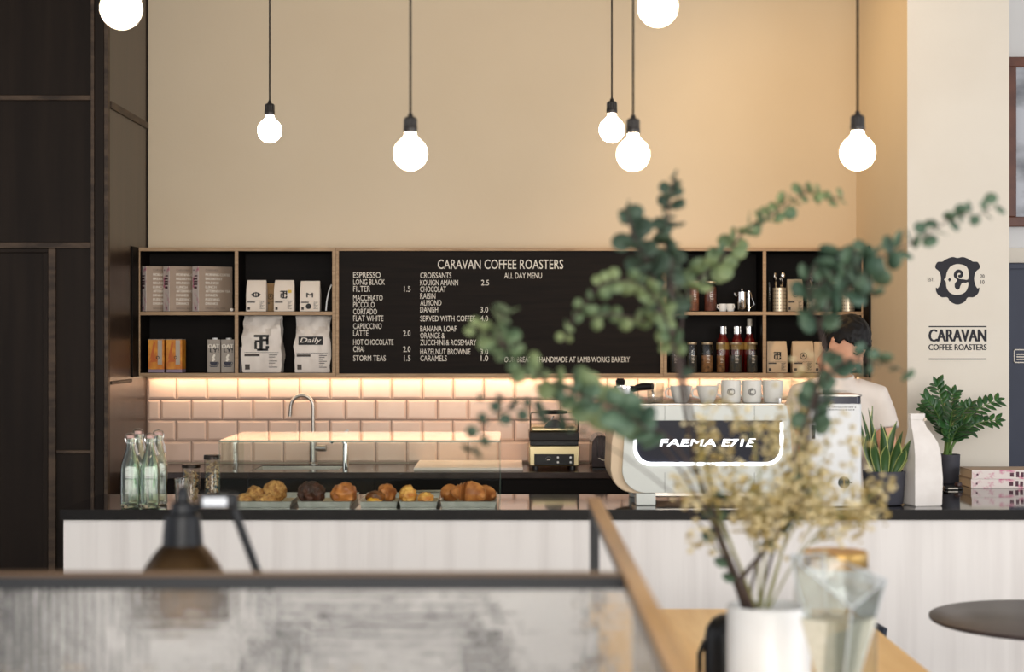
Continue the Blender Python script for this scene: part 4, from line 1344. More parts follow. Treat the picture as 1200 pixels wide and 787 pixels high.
def coffee_bag(label, px, z, w, h, d, Y, grp, motif, mat, rz=0.0, creased=False):
    t = thing('coffee_bag', label, 'bag', (X_(px, Y), Y + d / 2 + 0.002, z), rz, grp)
    hw, hd = w / 2, d / 2
    L = []
    if creased:
        spec = [(0, 0.97, 0.97), (0.02, 1, 1), (0.35, 1.02, 1.05), (0.62, 1.0, 0.92), (0.8, 0.97, 0.55), (0.92, 0.97, 0.28), (0.985, 0.98, 0.12), (1.0, 0.96, 0.1)]
        fine = []
        for A, B in zip(spec, spec[1:]):
            m_ = max(1, int((B[0] - A[0]) / 0.05))
            fine += [tuple(A[q] + (B[q] - A[q]) * i_ / m_ for q in range(3)) for i_ in range(m_)]
        spec = fine + [spec[-1]]
        us = [-1 + i_ / 6 for i_ in range(13)]
    else:
        spec = ((0, 0.98, 0.98), (0.03, 1, 1), (0.5, 1.0, 1.0), (0.72, 0.985, 0.85), (0.9, 0.96, 0.45), (0.975, 0.95, 0.22), (1.0, 0.94, 0.16))
        us = (-1, -0.5, 0, 0.5, 1)
    nz = 0.013 if creased else 0.0015
    for k_, a, c in spec:
        ring = []
        for (sx, sy) in [(u, -1 - 0.05 * (1 - u * u)) for u in us] + [(0.92, 0)] + [(u, 1) for u in reversed(us)] + [(-0.92, 0)]:
            v = nz * noise.noise(Vector((sx * 2.2 + px, sy * 2, k_ * 5.5))) * min(1, k_ * 4)
            yy = sy * hd * c + v
            if creased and sy < 0:          # the folds run down from the two top corners to the middle
                yy += 0.016 * max(0, 1 - abs(k_ - (0.62 + 0.34 * abs(sx))) / 0.10) * (0.4 + 0.6 * abs(sx)) - 0.010 * max(0, 1 - abs(k_ - (0.54 + 0.3 * abs(sx))) / 0.10)
            ring.append((sx * hw * a + v * 0.8, max(yy, -hd * 1.06), k_ * h))
        L.append(ring)
    MB().loft(L).build('bag_body', mat, t, angle=25)
    y = -hd * 1.06 - 0.0012
    q = MB()
    q.box(-hw * 0.9, y, h * 0.335, hw * 0.88, y + 0.0006, h * 0.342)
    q.box(-hw * 0.88, y, h * 0.275, -hw * 0.1, y + 0.0006, h * 0.315)
    q.box(-hw * 0.85, y, h * 0.05, -hw * 0.6, y + 0.0006, h * 0.14)
    for j in range(7):
        q.box(hw * 0.38, y, h * (0.29 - j * 0.034), hw * (0.82 - 0.12 * (j % 3)), y + 0.0006, h * (0.302 - j * 0.034))
    q.build('label_print', M('grey_label_print', (70, 62, 56), 0.6), t, smooth=False)
    q = MB()
    cz = h * (0.53 if not creased else 0.5)
    if motif == 'eye':
        q.prism([(a * hw * 0.5, cz + c * h * 0.085) for a, c in ((-1, 0), (-0.6, 0.7), (0, 1), (0.6, 0.7), (1, 0), (0.6, -0.7), (0, -1), (-0.6, -0.7))], y, y + 0.0006)
        q.build('emblem', m_print, t, smooth=False)
        q = MB()
        for sx in (-0.16, 0.04):
            q.box(hw * sx, y - 0.0006, cz - h * 0.04, hw * (sx + 0.1), y - 0.0001, cz + h * 0.04)
        q.build('emblem_bars', mat, t, smooth=False)
    elif motif == 'M':
        q.text('M', -hw * 0.34, hw * 0.34, cz, h * 0.15, y, 0.04)
        q.prism([(hw * -0.12 + hw * 0.28 * math.cos(i * 0.45), h * 0.165 + hw * 0.28 * math.sin(i * 0.45)) for i in range(14)], y - 0.0006, y - 0.0001)
        q.build('emblem', m_print, t, smooth=False)
    elif motif == 'daily':
        q.box(-hw * 0.78, y, cz - h * 0.02, hw * 0.6, y + 0.0006, cz + h * 0.125)
        q.build('emblem', m_print, t, smooth=False)
        MB().text('Daily', -hw * 0.7, hw * 0.52, cz + h * 0.05, h * 0.11, y - 0.0006, 0.02, 0.25).build('emblem_lettering', mat, t, smooth=False)
    elif motif == 'round':
        q.tube([(hw * 0.3 * math.cos(i * 0.349), y, cz + hw * 0.3 * math.sin(i * 0.349)) for i in range(18)], hw * 0.03, 6, closed=True)
        q.prism([(0, cz + hw * 0.2), (hw * 0.16, cz - hw * 0.12), (0, cz - hw * 0.02), (-hw * 0.16, cz - hw * 0.12)], y, y + 0.0006)
        q.build('emblem', m_print, t, smooth=False)
    else:
        # interlaced square letter motif
        s = hw * (0.43 if creased else 0.4)
        for a in ((-0.9, 0.7, 0.9, 0.98), (-0.25, -0.9, 0.15, 0.7), (0.15, 0.2, 0.8, 0.48), (0.55, -0.2, 0.85, 0.7), (-0.8, 0.1, -0.25, 0.35), (-0.85, -0.75, -0.55, 0.1), (-0.55, -0.95, 0.8, -0.68), (0.5, -0.68, 0.9, -0.35)):
            q.box(a[0] * s, y, cz + a[1] * s, a[2] * s, y + 0.0006, cz + a[3] * s)
        q.build('emblem', m_print, t, smooth=False)
        if motif == 'mono+':
            MB().box(hw * 0.42, y, cz + h * 0.06, hw * 0.78, y + 0.0006, cz + h * 0.15).build('yellow_sticker', M('yellow_sticker', (222, 186, 60), 0.5), t, smooth=False)
    return t


m_bag = M('off_white_coffee_bag', (232, 219, 204), 0.55, rgb2=(226, 211, 194), nscale=(10, 10, 10))
m_foil = M('pale_foil_bag', (228, 218, 207), 0.42, rgb2=(212, 201, 190), nscale=(9, 9, 7), bump=0.5, bscale=(12, 12, 9))
coffee_bag('small off-white coffee bag with a dark oval emblem', 300, ZA, 0.100, 0.158, 0.06, 8.60, 'small coffee bags left of the menu board', 'eye', m_bag)
coffee_bag('small off-white coffee bag with a square emblem and yellow sticker', 332.5, ZA, 0.100, 0.158, 0.06, 8.60, 'small coffee bags left of the menu board', 'mono+', m_bag)
coffee_bag('small off-white coffee bag with a letter M', 363, ZA, 0.100, 0.154, 0.06, 8.60, 'small coffee bags left of the menu board', 'M', m_bag)
coffee_bag('brown kraft coffee bag half hidden between two small white bags', 317, ZA, 0.09, 0.145, 0.05, 8.70, None, 'round', m_kraft)
coffee_bag('large creased white coffee bag with a big square letter emblem', 306.5, ZB, 0.195, 0.298, 0.10, 8.60, 'large coffee bags left of the menu board', 'mono', m_foil, creased=True)
coffee_bag('large creased white coffee bag with a black Daily label', 366, ZB, 0.178, 0.290, 0.10, 8.60, 'large coffee bags left of the menu board', 'daily', m_foil, creased=True)
fo = thing('folded_menu', 'stack of thin grey folders upright between divider and large white bag', 'folder', (X_(281, 8.62), 8.66, ZB))
for j in range(3):
    MB().box(-0.008 + j * 0.006, -0.05, 0, -0.004 + j * 0.006, 0.05, 0.128, 0.0008).build('folder_sheet', M('grey_folder', (110, 104, 108), 0.5), fo)
wl_ = MB().tube([(0.0, 0, 0.0035), (0.004, 0, 0.05), (0.014, 0, 0.10), (0.028, 0, 0.135)], 0.0035, 8).build('white_cable', m_ceramic, loc=(X_(382, 8.6), 8.6, ZA))
tag(wl_, 'curved white cable end at the right side of the shelf of small bags', 'cable')
rl = MB().tube([(0, -0.02, 0.008), (0, 0.02, 0.008)], 0.008, 14).build('paper_roll', m_paper, loc=(X_(272, 8.6), 8.6, ZA))
tag(rl, 'tiny pale roll lying beside the front cookbook', 'roll')

# ---------------------------------------------------------------- things on the right wall shelf
m_cop = M('copper_brown_contents', (150, 92, 66), 0.6, rgb2=(104, 58, 40), nscale=(50, 50, 30))
m_dk = M('dark_leaf_contents', (44, 48, 52), 0.7, rgb2=(70, 62, 50), nscale=(70, 70, 70))
m_amb = M('amber_contents', (150, 104, 62), 0.7, rgb2=(90, 60, 34), nscale=(60, 60, 60))
m_lidb = M('pale_metal_lid', (190, 170, 140), 0.3, 0.7)


def shelf_jar(label, px, z, r, h, Y, cont, fill, grp, lid=True):
    t = thing('preserve_jar', label, 'jar', (X_(px, Y), Y, z), 0, grp)
    MB().lathe([(0, 0), (r - 0.003, 0), (r, 0.004), (r, h * 0.80), (r * 0.86, h * 0.90), (r * 0.84, h * 0.94)], 28).build('jar_glass', m_jarglass, t)
    MB().lathe([(0, 0.002), (r - 0.003, 0.003), (r - 0.003, h * fill), (r * 0.5, h * fill + 0.004), (0, h * fill + 0.003)], 24).build('contents', cont, t)
    if lid:
        MB().lathe([(0, h * 0.925), (r * 0.88, h * 0.925), (r * 0.9, h * 0.935), (r * 0.9, h * 0.99), (r * 0.84, h), (0, h)], 28).build('lid', m_lidb, t)
    q = MB()
    for j in range(4):
        q.tube([((r + 0.0008) * math.cos(R(-100 + a)), (r + 0.0008) * math.sin(R(-100 + a)), h * (0.34 + 0.07 * j)) for a in range(0, 30 + 6 * (j % 2), 6)], 0.0013, 5)
    q.build('white_print', m_ink, t)
    return t


shelf_jar('taller narrow jar of copper brown powder on the upper shelf', 813.5, ZA, 0.027, 0.152, 8.62, m_cop, 0.78, 'jars on the upper shelf')
shelf_jar('wider jar of dark brown coffee on the upper shelf', 832.5, ZA, 0.033, 0.152, 8.62, M('red_brown_contents', (112, 58, 44), 0.6, rgb2=(80, 40, 30), nscale=(50, 50, 30)), 0.8, 'jars on the upper shelf')
GJ = 'glass jars in the front row of the lower shelf'
for px, r, c, lab in ((791, 0.027, m_dk, 'glass jar at the end of the front row beside the shelf side'), (811, 0.028, m_dk, 'second glass jar from the menu board in the front row'), (828.5, 0.032, m_amb, 'glass jar with amber contents in the front row'),
                      (844.8, 0.024, m_amb, 'narrowest glass jar in the front row, before the first red bottle'), (862, 0.034, m_dk, 'widest dark glass jar in the front row'), (881.5, 0.030, m_dk, 'glass jar at the front row end beside the divider')):
    shelf_jar(lab, px, ZB, r, 0.153, 8.61, c, 0.55, GJ)
m_red = M('red_syrup', (116, 28, 22), 0.15, rgb2=(84, 18, 16), coat=0.5)
for px, h, lab in ((847, 0.232, 'red syrup bottle with a silver cap behind the narrowest jar'), (864, 0.232, 'red syrup bottle with a silver cap behind the widest jar'), (878.5, 0.270, 'tallest red syrup bottle with a pale stopper near the divider')):
    t = thing('syrup_bottle', lab, 'bottle', (X_(px, 8.71), 8.71, ZB), 0, 'red syrup bottles')
    MB().lathe([(0, 0), (0.030, 0), (0.032, 0.005), (0.032, 0.145), (0.027, 0.168), (0.018, 0.18), (0.018, 0.195), (0, 0.195)], 28).build('bottle_body', m_red, t)
    MB().lathe([(0.0325, 0.115), (0.0328, 0.116), (0.0328, 0.150), (0.0325, 0.151)], 28).build('gold_label', M('gold_label', (190, 150, 80), 0.5), t)
    MB().lathe([(0, 0.1955), (0.021, 0.1955), (0.021, 0.232), (0, 0.233)], 24).build('cap', m_chrome, t)
    if h > 0.25:
        MB().lathe([(0, 0.2335), (0.013, 0.2335), (0.013, 0.27), (0, 0.271)], 20).build('pourer', M('pale_pourer', (206, 196, 178), 0.4), t)
for j, (px, lab) in enumerate(((847, 'white espresso cup with handle left of its twin on the upper shelf'), (856, 'white espresso cup beside the steel coffee pot'))):
    t = thing('espresso_cup', lab, 'cup', (X_(px, 8.61), 8.61, ZA), R(-60 if j else 200), 'espresso cups on the upper shelf')
    MB().lathe([(0, 0), (0.016, 0), (0.019, 0.01), (0.020, 0.038), (0.018, 0.038), (0.016, 0.008), (0, 0.006)], 24).build('cup_body', m_ceramic, t)
    MB().tube([(0.019, 0, 0.032), (0.03, 0, 0.032), (0.032, 0, 0.02), (0.02, 0, 0.012)], 0.003, 8).build('handle', m_ceramic, t)
pt = thing('steel_coffee_pot', 'shiny steel lidded coffee pot with an angular handle on the upper shelf', 'pot', (X_(869.5, 8.63), 8.63, ZA))
MB().lathe([(0, 0), (0.028, 0), (0.030, 0.003), (0.027, 0.092), (0, 0.092)], 32).build('pot_body', m_chrome, pt)
MB().lathe([(0, 0.0922), (0.028, 0.0922), (0.028, 0.098), (0.012, 0.104), (0.005, 0.106), (0.006, 0.114), (0, 0.115)], 28).build('lid', m_chrome, pt)
MB().tube([(0.026, 0, 0.094), (0.042, 0, 0.094), (0.064, 0, 0.035), (0.040, 0, 0.016), (0.028, 0, 0.016)], 0.0034, 8).build('handle', m_chrome, pt)
MB().tube([(0.037, 0.012, 0.002), (0.037, 0.012, 0.104)], 0.008, 14).build('plunger_sleeve', m_chrome, pt)
MB().tube([(-0.026, 0, 0.075), (-0.034, 0, 0.082), (-0.038, 0, 0.094)], [0.006, 0.005, 0.003], 8).build('spout', m_chrome, pt)

m_perf = M('pierced_steel', (214, 200, 176), 0.35, 0.6)


def holder(label, px, z, Y, n, seed):
    t = thing('cutlery_holder', label, 'cutlery holder', (X_(px, Y), Y, z), 0, 'pierced cutlery holders')
    r, h = 0.033, 0.118
    MB().lathe([(0, 0), (r, 0), (r, h), (r - 0.001, h), (r - 0.001, 0.002), (0, 0.002)], 32).build('holder_cup', m_perf, t)
    q = MB()
    for i in range(16):
        for k_ in range(6):
            a = i * math.pi / 8
            c = Vector((math.cos(a), math.sin(a), 0))
            p = c * r + Vector((0, 0, 0.014 + k_ * 0.0175))
            q.tube([p, p + c * 0.0008], 0.0027, 8)
    hp = q.build('holes', M('dark_hole', (20, 16, 14), 0.8), t, smooth=False)
    rq = random.Random(seed)
    for i in range(n):
        a = i / n * 6.28
        b0 = Vector((0.012 * math.cos(a), 0.012 * math.sin(a), 0.004))
        tp_ = Vector((rq.uniform(0.015, 0.036) * math.cos(a), 0.03 * math.sin(a), rq.uniform(0.155, 0.185)))
        d = (tp_ - b0).normalized()
        spn = thing('spoon', '%s spoon in the holder %s' % (('upright', 'leaning', 'tilted', 'slanted', 'shiny')[i % 5], label.split(' beside ')[-1] if ' beside ' in label else label), 'spoon', t.location + Vector((0, 0, 0.0005)), 0, 'spoons in ' + label)
        MB().tube([b0, b0.lerp(tp_, 0.85)], 0.0022, 6).build('spoon_handle', m_steel, spn)
        MB().blob(tp_, (0.011, 0.004, 0.017), 2, rot=Euler((0, math.atan2(d.x, d.z), a))).build('bowl', m_chrome, spn)
    return t


holder('pierced steel cutlery holder beside the divider', 913.5, ZA, 8.61, 5, 1)
holder('pierced steel cutlery holder behind the leaves beside the kraft bag', 953.5, ZA, 8.63, 3, 2)
holder('pierced steel cutlery holder beside the shelf end', 994, ZA, 8.61, 5, 3)
coffee_bag('kraft coffee bag behind the first cutlery holder on the upper shelf', 932, ZA, 0.08, 0.165, 0.05, 8.68, None, 'round', M('tan_kraft_bag', (214, 190, 158), 0.6))
shelf_jar('greyish jar half behind the cutlery holder by the divider', 901.5, ZA, 0.012, 0.16, 8.70, m_dk, 0.9, None, False)
shelf_jar('dark jar behind the leaves beside the last cutlery holder', 976, ZA, 0.028, 0.15, 8.64, m_dk, 0.8, None)
h4 = thing('milk_jug', 'small pale jug at the upper shelf end beside the menu board', 'jug', (X_(785.5, 8.61), 8.61, ZA))
MB().lathe([(0, 0), (0.014, 0), (0.015, 0.005), (0.014, 0.036), (0.012, 0.036), (0.012, 0.006), (0, 0.005)], 24).build('jug_body', m_ceramic, h4)
MB().tube([(0.013, 0, 0.03), (0.021, 0, 0.026), (0.013, 0, 0.01)], 0.002, 6).build('handle', m_ceramic, h4)
for j, dx in enumerate((0, 0.012)):
    s = thing('bar_spoon', ('thin bar spoon leaning in the jug by the shelf side', 'second thin bar spoon crossing in the jug by the shelf side')[j], 'spoon', (X_(786, 8.61), 8.61, ZA + 0.006))
    MB().tube([(-0.003 + dx * 0.3, 0.0, 0.002), (0.012 + dx, 0.01, 0.135)], 0.0014, 6).build('spoon_stem', m_chrome, s)
    MB().blob((0.0125 + dx, 0.0104, 0.14), (0.005, 0.002, 0.008), 2).build('bowl', m_chrome, s)
for px, w, h, mo, lab in ((911, 0.102, 0.158, 'mono', 'tan coffee bag with a square emblem beside the divider'), (941.5, 0.108, 0.158, 'round', 'tan coffee bag with a round emblem beside the barista'), (966, 0.1, 0.155, 'M', 'tan coffee bag half hidden behind the head of the barista')):
    coffee_bag(lab, px, ZB, w, h, 0.06, 8.60, 'tan coffee bags on the lower shelf', mo, M('tan_coffee_bag', (214, 190, 160), 0.6, rgb2=(204, 178, 146), nscale=(10, 10, 10)))
# ---------------------------------------------------------------- barista
PX, PYY = 1.395, 7.33
pe = thing('person', 'barista in a white t-shirt with short black hair, head bowed, working behind the counter', 'person', (PX, PYY, 0))
m_skin = M('skin', (222, 170, 138), 0.5, rgb2=(214, 158, 126), nscale=(14, 14, 14), sss=0.1)
m_hair = M('black_hair', (16, 12, 11), 0.5, spec=0.3, rgb2=(10, 8, 8), nscale=(60, 60, 14), bump=0.5)
m_tee = M('white_cotton_tshirt', (232, 222, 212), 0.85, rgb2=(224, 214, 203), nscale=(9, 9, 9), bump=0.35, bscale=(9, 9, 5))
m_trs = M('dark_trousers', (40, 42, 50), 0.8)
HC = Vector((X_(991, 7.27) - PX, 7.27 - PYY, Z_(404, 7.27)))       # middle of the head
HR = Matrix.Rotation(R(38), 3, 'Z') @ Matrix.Rotation(R(32), 3, 'X') @ Matrix.Rotation(R(6), 3, 'Y')


def hp(v): return HC + HR @ Vector(v)


def headf(p):
    k_ = 1.0
    g = lambda x, y, z, s: math.exp(-((p.x - x) ** 2 + (p.y - y) ** 2 + (p.z - z) ** 2) / (s * s))
    k_ += 0.05 * g(0, -0.9, 0.28, 0.28)
    for s in (-1, 1):
        k_ -= 0.085 * g(s * 0.38, -0.88, 0.08, 0.17)
        k_ += 0.05 * g(s * 0.5, -0.75, -0.22, 0.24)
    k_ += 0.02 * g(0, -0.75, -0.62, 0.2)
    k_ -= 0.05 * g(0, -0.85, -0.45, 0.12)
    k_ += 0.07 * g(0, -0.55, -0.86, 0.3)
    for s in (-1, 1):
        k_ -= 0.10 * g(s * 0.75, -0.3, -0.75, 0.35)
    return k_


bd = MB()
bd.blob(HC, (0.074, 0.094, 0.113), 5, headf, HR.to_euler())
# nose, lips, ears joined into the same skin
nb = [hp((0, -0.092, 0.018)), hp((0, -0.101, -0.004)), hp((0, -0.112, -0.026)), hp((0, -0.104, -0.034))]
bd.tube(nb, [0.006, 0.009, 0.013, 0.010], 10)
for s in (-1, 1):
    bd.blob(hp((s * 0.010, -0.099, -0.031)), (0.0075, 0.009, 0.006), 2, None, HR.to_euler())
    bd.blob(hp((s * 0.076, 0.006, -0.004)), (0.008, 0.019, 0.030), 3, None, HR.to_euler())
    bd.blob(hp((s * 0.082, 0.010, 0.012)), (0.006, 0.014, 0.016), 2, None, HR.to_euler())
bd.blob(hp((0, -0.0925, -0.055)), (0.021, 0.008, 0.006), 2, None, HR.to_euler())
bd.blob(hp((0, -0.0905, -0.065)), (0.018, 0.009, 0.007), 2, None, HR.to_euler())
wl3 = lambda px, py, Y: W(px, py, Y) - Vector((PX, PYY, 0))
NB = wl3(981, 442, 7.335)
bd.tube([hp((0, 0.02, -0.05)), hp((0, 0.035, -0.10)), NB, NB + Vector((0, 0.02, -0.07))], [0.056, 0.054, 0.060, 0.075], 18)
SL, SR = wl3(940, 467, 7.34), wl3(1027, 469, 7.33)
ch = NB + Vector((0.004, 0.015, -0.16))


def ell(c, rx, ry, n=24):
    return [(c[0] + rx * math.cos(2 * math.pi * i / n), c[1] + ry * math.sin(2 * math.pi * i / n), c[2]) for i in range(n)]


tz = NB.z
tors = [(0.02, 0.005, 0.055, 0.055), (-0.035, 0.012, 0.115, 0.075), (-0.075, 0.015, 0.165, 0.092), (-0.16, 0.012, 0.172, 0.108), (-0.26, 0.008, 0.163, 0.108), (-0.38, 0.008, 0.150, 0.100), (-0.48, 0.012, 0.158, 0.105), (-0.56, 0.015, 0.165, 0.11), (-0.62, 0.015, 0.15, 0.10)]
bd.loft([ell((NB.x + 0.002 * i, NB.y + dy, tz + dz), rx * 0.95, ry * 0.95) for i, (dz, dy, rx, ry) in enumerate(tors)])
EL, ER = wl3(926, 533, 7.27), wl3(1042, 528, 7.27)
HLp, HRp = Vector((1.30 - PX, 6.90 - PYY, 1.03)), Vector((1.50 - PX, 6.90 - PYY, 1.03))


def lerp(a, c, t): return Vector(a).lerp(Vector(c), t)


def arm(mb, S, E, Hh):
    mb.tube([S, lerp(S, E, 0.3), lerp(S, E, 0.7), E, lerp(E, Hh, 0.25), lerp(E, Hh, 0.6), lerp(E, Hh, 0.95), Hh], [0.056, 0.050, 0.043, 0.039, 0.040, 0.034, 0.025, 0.024], 16)


def hand(mb, Hh, fwd, side, thumbs):
    """palm, four fingers of different lengths curled down, thumb leaving the side of the palm"""
    up = Vector((0, 0, 1))
    fwd = fwd.normalized()
    side = (side - fwd * side.dot(fwd)).normalized()
    n = side.cross(fwd).normalized()
    if n.z < 0:
        n = -n
    pc = Hh + fwd * 0.045
    mb.loft([[Hh + fwd * d + side * (w * math.cos(a)) + n * (th * math.sin(a)) for a in [i * math.pi / 8 for i in range(16)]] for d, w, th in ((0, 0.026, 0.02), (0.03, 0.036, 0.018), (0.07, 0.042, 0.015), (0.088, 0.040, 0.012))])
    for i, L in enumerate((0.066, 0.075, 0.070, 0.055)):
        b0 = Hh + fwd * 0.078 + side * thumbs * (0.030 - 0.020 * i)
        p1 = b0 + fwd * L * 0.45 - n * 0.006
        p2 = p1 + fwd * L * 0.28 - n * 0.018
        p3 = p2 + fwd * L * 0.10 - n * 0.022
        mb.tube([b0, p1, p2, p3], [0.0095, 0.009, 0.0082, 0.007], 10)
    b0 = Hh + fwd * 0.025 + side * thumbs * 0.03
    mb.tube([b0, b0 + side * thumbs * 0.022 + fwd * 0.025 - n * 0.006, b0 + side * thumbs * 0.028 + fwd * 0.05 - n * 0.014, b0 + side * thumbs * 0.024 + fwd * 0.07 - n * 0.022], [0.012, 0.0105, 0.0098, 0.008], 10)


arm(bd, SL, EL, HLp)
arm(bd, SR, ER, HRp)
hand(bd, HLp, Vector((0.1, -1, -0.25)), Vector((1, 0, 0)), 1)
hand(bd, HRp, Vector((-0.1, -1, -0.25)), Vector((1, 0, 0)), -1)
hipz = NB.z - 0.56
for s in (-1, 1):
    hx_ = NB.x + s * 0.085
    bd.tube([(hx_, 0.02, hipz), (hx_, 0.015, hipz - 0.15), (hx_ + s * 0.01, 0.01, 0.48), (hx_ + s * 0.012, 0.03, 0.33), (hx_ + s * 0.015, 0.045, 0.09), (hx_ + s * 0.015, 0.04, 0.05)], [0.085, 0.078, 0.054, 0.054, 0.038, 0.04], 16)
    bd.tube([(hx_ + s * 0.015, 0.07, 0.036), (hx_ + s * 0.018, 0.0, 0.045), (hx_ + s * 0.02, -0.09, 0.032), (hx_ + s * 0.022, -0.15, 0.026)], [0.034, 0.04, 0.036, 0.022], 12)
body = remeshed(bd, 'body', m_skin, pe, 0.0052, 3)

ts = MB()
ts.loft([ell((NB.x + 0.002 * i, NB.y + dy, tz + dz), rx * 1.04 + 0.004, ry * 1.07 + 0.004) for i, (dz, dy, rx, ry) in enumerate(tors) if i > 0])
ts.tube([NB + Vector((0, 0.004, -0.045)), NB + Vector((0, 0.0, 0.004))], [0.105, 0.0685], 20)
for S, E in ((SL, EL), (SR, ER)):
    c0 = lerp(NB + Vector((0, 0.01, -0.06)), S, 0.45)
    ts.tube([c0, S, lerp(S, E, 0.25), lerp(S, E, 0.60)], [0.078, 0.074, 0.069, 0.069], 18)
remeshed(ts, 'tshirt', m_tee, pe, 0.009, 6)
MB().tube([NB + Vector((0.067 * math.cos(a * math.pi / 12), 0.067 * math.sin(a * math.pi / 12), 0.004 + 0.012 * math.sin(a * math.pi / 12))) for a in range(24)], 0.007, 8, closed=True).build('collar', m_tee, pe)

tr = MB()
for s in (-1, 1):
    hx_ = NB.x + s * 0.085
    tr.tube([(hx_ - s * 0.01, 0.018, hipz + 0.05), (hx_, 0.02, hipz - 0.04), (hx_, 0.015, hipz - 0.18), (hx_ + s * 0.01, 0.01, 0.48), (hx_ + s * 0.012, 0.03, 0.33), (hx_ + s * 0.015, 0.045, 0.07)], [0.10, 0.103, 0.092, 0.070, 0.067, 0.056], 18)
tr.loft([ell((NB.x, 0.02, hipz + z), rx, ry) for z, rx, ry in ((0.06, 0.172, 0.118), (0.0, 0.185, 0.128), (-0.08, 0.17, 0.12))])
remeshed(tr, 'trousers', m_trs, pe, 0.012, 4)
for s in (-1, 1):
    hx_ = NB.x + s * 0.102
    MB().tube([(hx_, 0.095, 0.045), (hx_, 0.06, 0.05), (hx_ + s * 0.004, 0.0, 0.052), (hx_ + s * 0.006, -0.09, 0.045), (hx_ + s * 0.008, -0.16, 0.04), (hx_ + s * 0.008, -0.185, 0.036)], [0.02, 0.044, 0.05, 0.045, 0.036, 0.018], 16).xf(Matrix.Translation((0, 0, 0.001))).build('shoe', m_blackplastic, pe)


def hairf(p):
    # full over skull and sides, drawn in under the hairline so that the face stays free
    face = (p.y < -0.30 and p.z < 0.36 - 0.15 * abs(p.x)) or (p.z < -0.05 and p.y < 0.12) or p.z < -0.55
    n_ = 0.05 * noise.noise(p * 5) + 0.025 * noise.noise(p * 14)
    return 0.80 if face else 1.10 + n_


MB().blob(HC + HR @ Vector((0, 0.004, 0.012)), (0.078, 0.098, 0.113), 5, hairf, HR.to_euler()).build('hair', m_hair, pe, angle=80)
fr = MB()
rq = random.Random(11)
for i in range(26):
    u = -0.062 + 0.124 * i / 25
    b0 = hp((u, -0.074 + abs(u) * 0.35, 0.080 - abs(u) * 0.25))
    b1 = hp((u * 1.02 + rq.uniform(-0.004, 0.004), -0.094 + 8.5 * u * u, 0.060 - abs(u) * 0.2))
    b2 = hp((u + rq.uniform(-0.008, 0.008), -0.097 + 9 * u * u, 0.040 + rq.uniform(-0.004, 0.006)))
    fr.tube([b0, b1, b2], [0.009, 0.0075, 0.0035], 7)
fr.build('fringe', m_hair, pe)
for s in (-1, 1):
    MB().tube([hp((s * 0.012, -0.101, 0.030)), hp((s * 0.028, -0.098, 0.034)), hp((s * 0.045, -0.086, 0.028))], [0.003, 0.004, 0.002], 8).build('eyebrow', m_hair, pe)
    MB().tube([hp((s * 0.016, -0.092, 0.010)), hp((s * 0.028, -0.091, 0.007)), hp((s * 0.041, -0.082, 0.010))], [0.0015, 0.0032, 0.0015], 8).build('eyelid', m_hair, pe)
MB().tube([hp((-0.019, -0.094, -0.060)), hp((0, -0.1005, -0.0605)), hp((0.019, -0.094, -0.060))], [0.0015, 0.003, 0.0015], 8).build('mouth', M('lips', (176, 98, 86), 0.5), pe)
# ---------------------------------------------------------------- foreground: partition, tables, chairs
PX0, PYF, PZ = 0.208, 2.72, Z_(672, 2.72)
pa = thing('glass_partition', 'waist-high partition of rippled glass in a dark steel frame with a brown wooden capping', 'partition', (PX0, PYF, 0))
RW = 0.030
zc = PZ - 0.008
YE, YN = 4.0 - PYF, 1.0 - PYF
MB().box(-2.6, 0, PZ - 0.026, -RW, 0.03, PZ - 0.0045, 0.0015).build('front_rail', m_blackmetal, pa)
MB().box(-2.6, 0, PZ - 0.0042, -RW - 0.001, 0.03, PZ, 0.001).build('front_capping', M('dark_oiled_oak', (112, 86, 62), 0.4, rgb2=(84, 62, 44), nscale=(2, 14, 14)), pa)
MB().box(-RW, YN, PZ - 0.026, -0.001, YE, PZ - 0.0125, 0.0015).build('side_rail', m_blackmetal, pa)
MB().box(-RW, YN, PZ - 0.0122, -0.001, YE, PZ, 0.002).build('side_capping', m_oakcap, pa)
for y in (YE - 0.03, YN):
    MB().box(-RW + 0.004, y, 0, -0.005, y + 0.03, PZ - 0.0265, 0.0015).build('post', m_blackmetal, pa)
MB().box(-2.6, 0, 0, -2.57, 0.03, PZ - 0.0265, 0.0015).build('post', m_blackmetal, pa)
MB().box(-2.6, 0.002, 0.05, -RW, 0.028, 0.08, 0.001).build('bottom_rail', m_blackmetal, pa)
# rippled cast glass
m_rip = bpy.data.materials.new('rippled_glass')
m_rip.use_nodes = True
nt = m_rip.node_tree
bs = nt.nodes['Principled BSDF']
bs.inputs['Base Color'].default_value = (0.93, 0.93, 0.91, 1)
bs.inputs['Transmission Weight'].default_value = 0.93
bs.inputs['Roughness'].default_value = 0.07
bs.inputs['IOR'].default_value = 1.25
tc = nt.nodes.new('ShaderNodeTexCoord')
w1 = nt.nodes.new('ShaderNodeTexWave')
w1.wave_type = 'BANDS'; w1.bands_direction = 'X'
w1.inputs['Scale'].default_value = 22; w1.inputs['Distortion'].default_value = 0.8; w1.inputs['Detail'].default_value = 1
w2 = nt.nodes.new('ShaderNodeTexWave')
w2.wave_type = 'BANDS'; w2.bands_direction = 'Z'
w2.inputs['Scale'].default_value = 22; w2.inputs['Distortion'].default_value = 0.8; w2.inputs['Detail'].default_value = 1
w3 = nt.nodes.new('ShaderNodeTexWave')
w3.wave_type = 'BANDS'; w3.bands_direction = 'Y'
w3.inputs['Scale'].default_value = 22; w3.inputs['Distortion'].default_value = 2.0
for w_ in (w1, w2, w3):
    nt.links.new(tc.outputs['Object'], w_.inputs['Vector'])
ad = nt.nodes.new('ShaderNodeMath'); ad.operation = 'ADD'
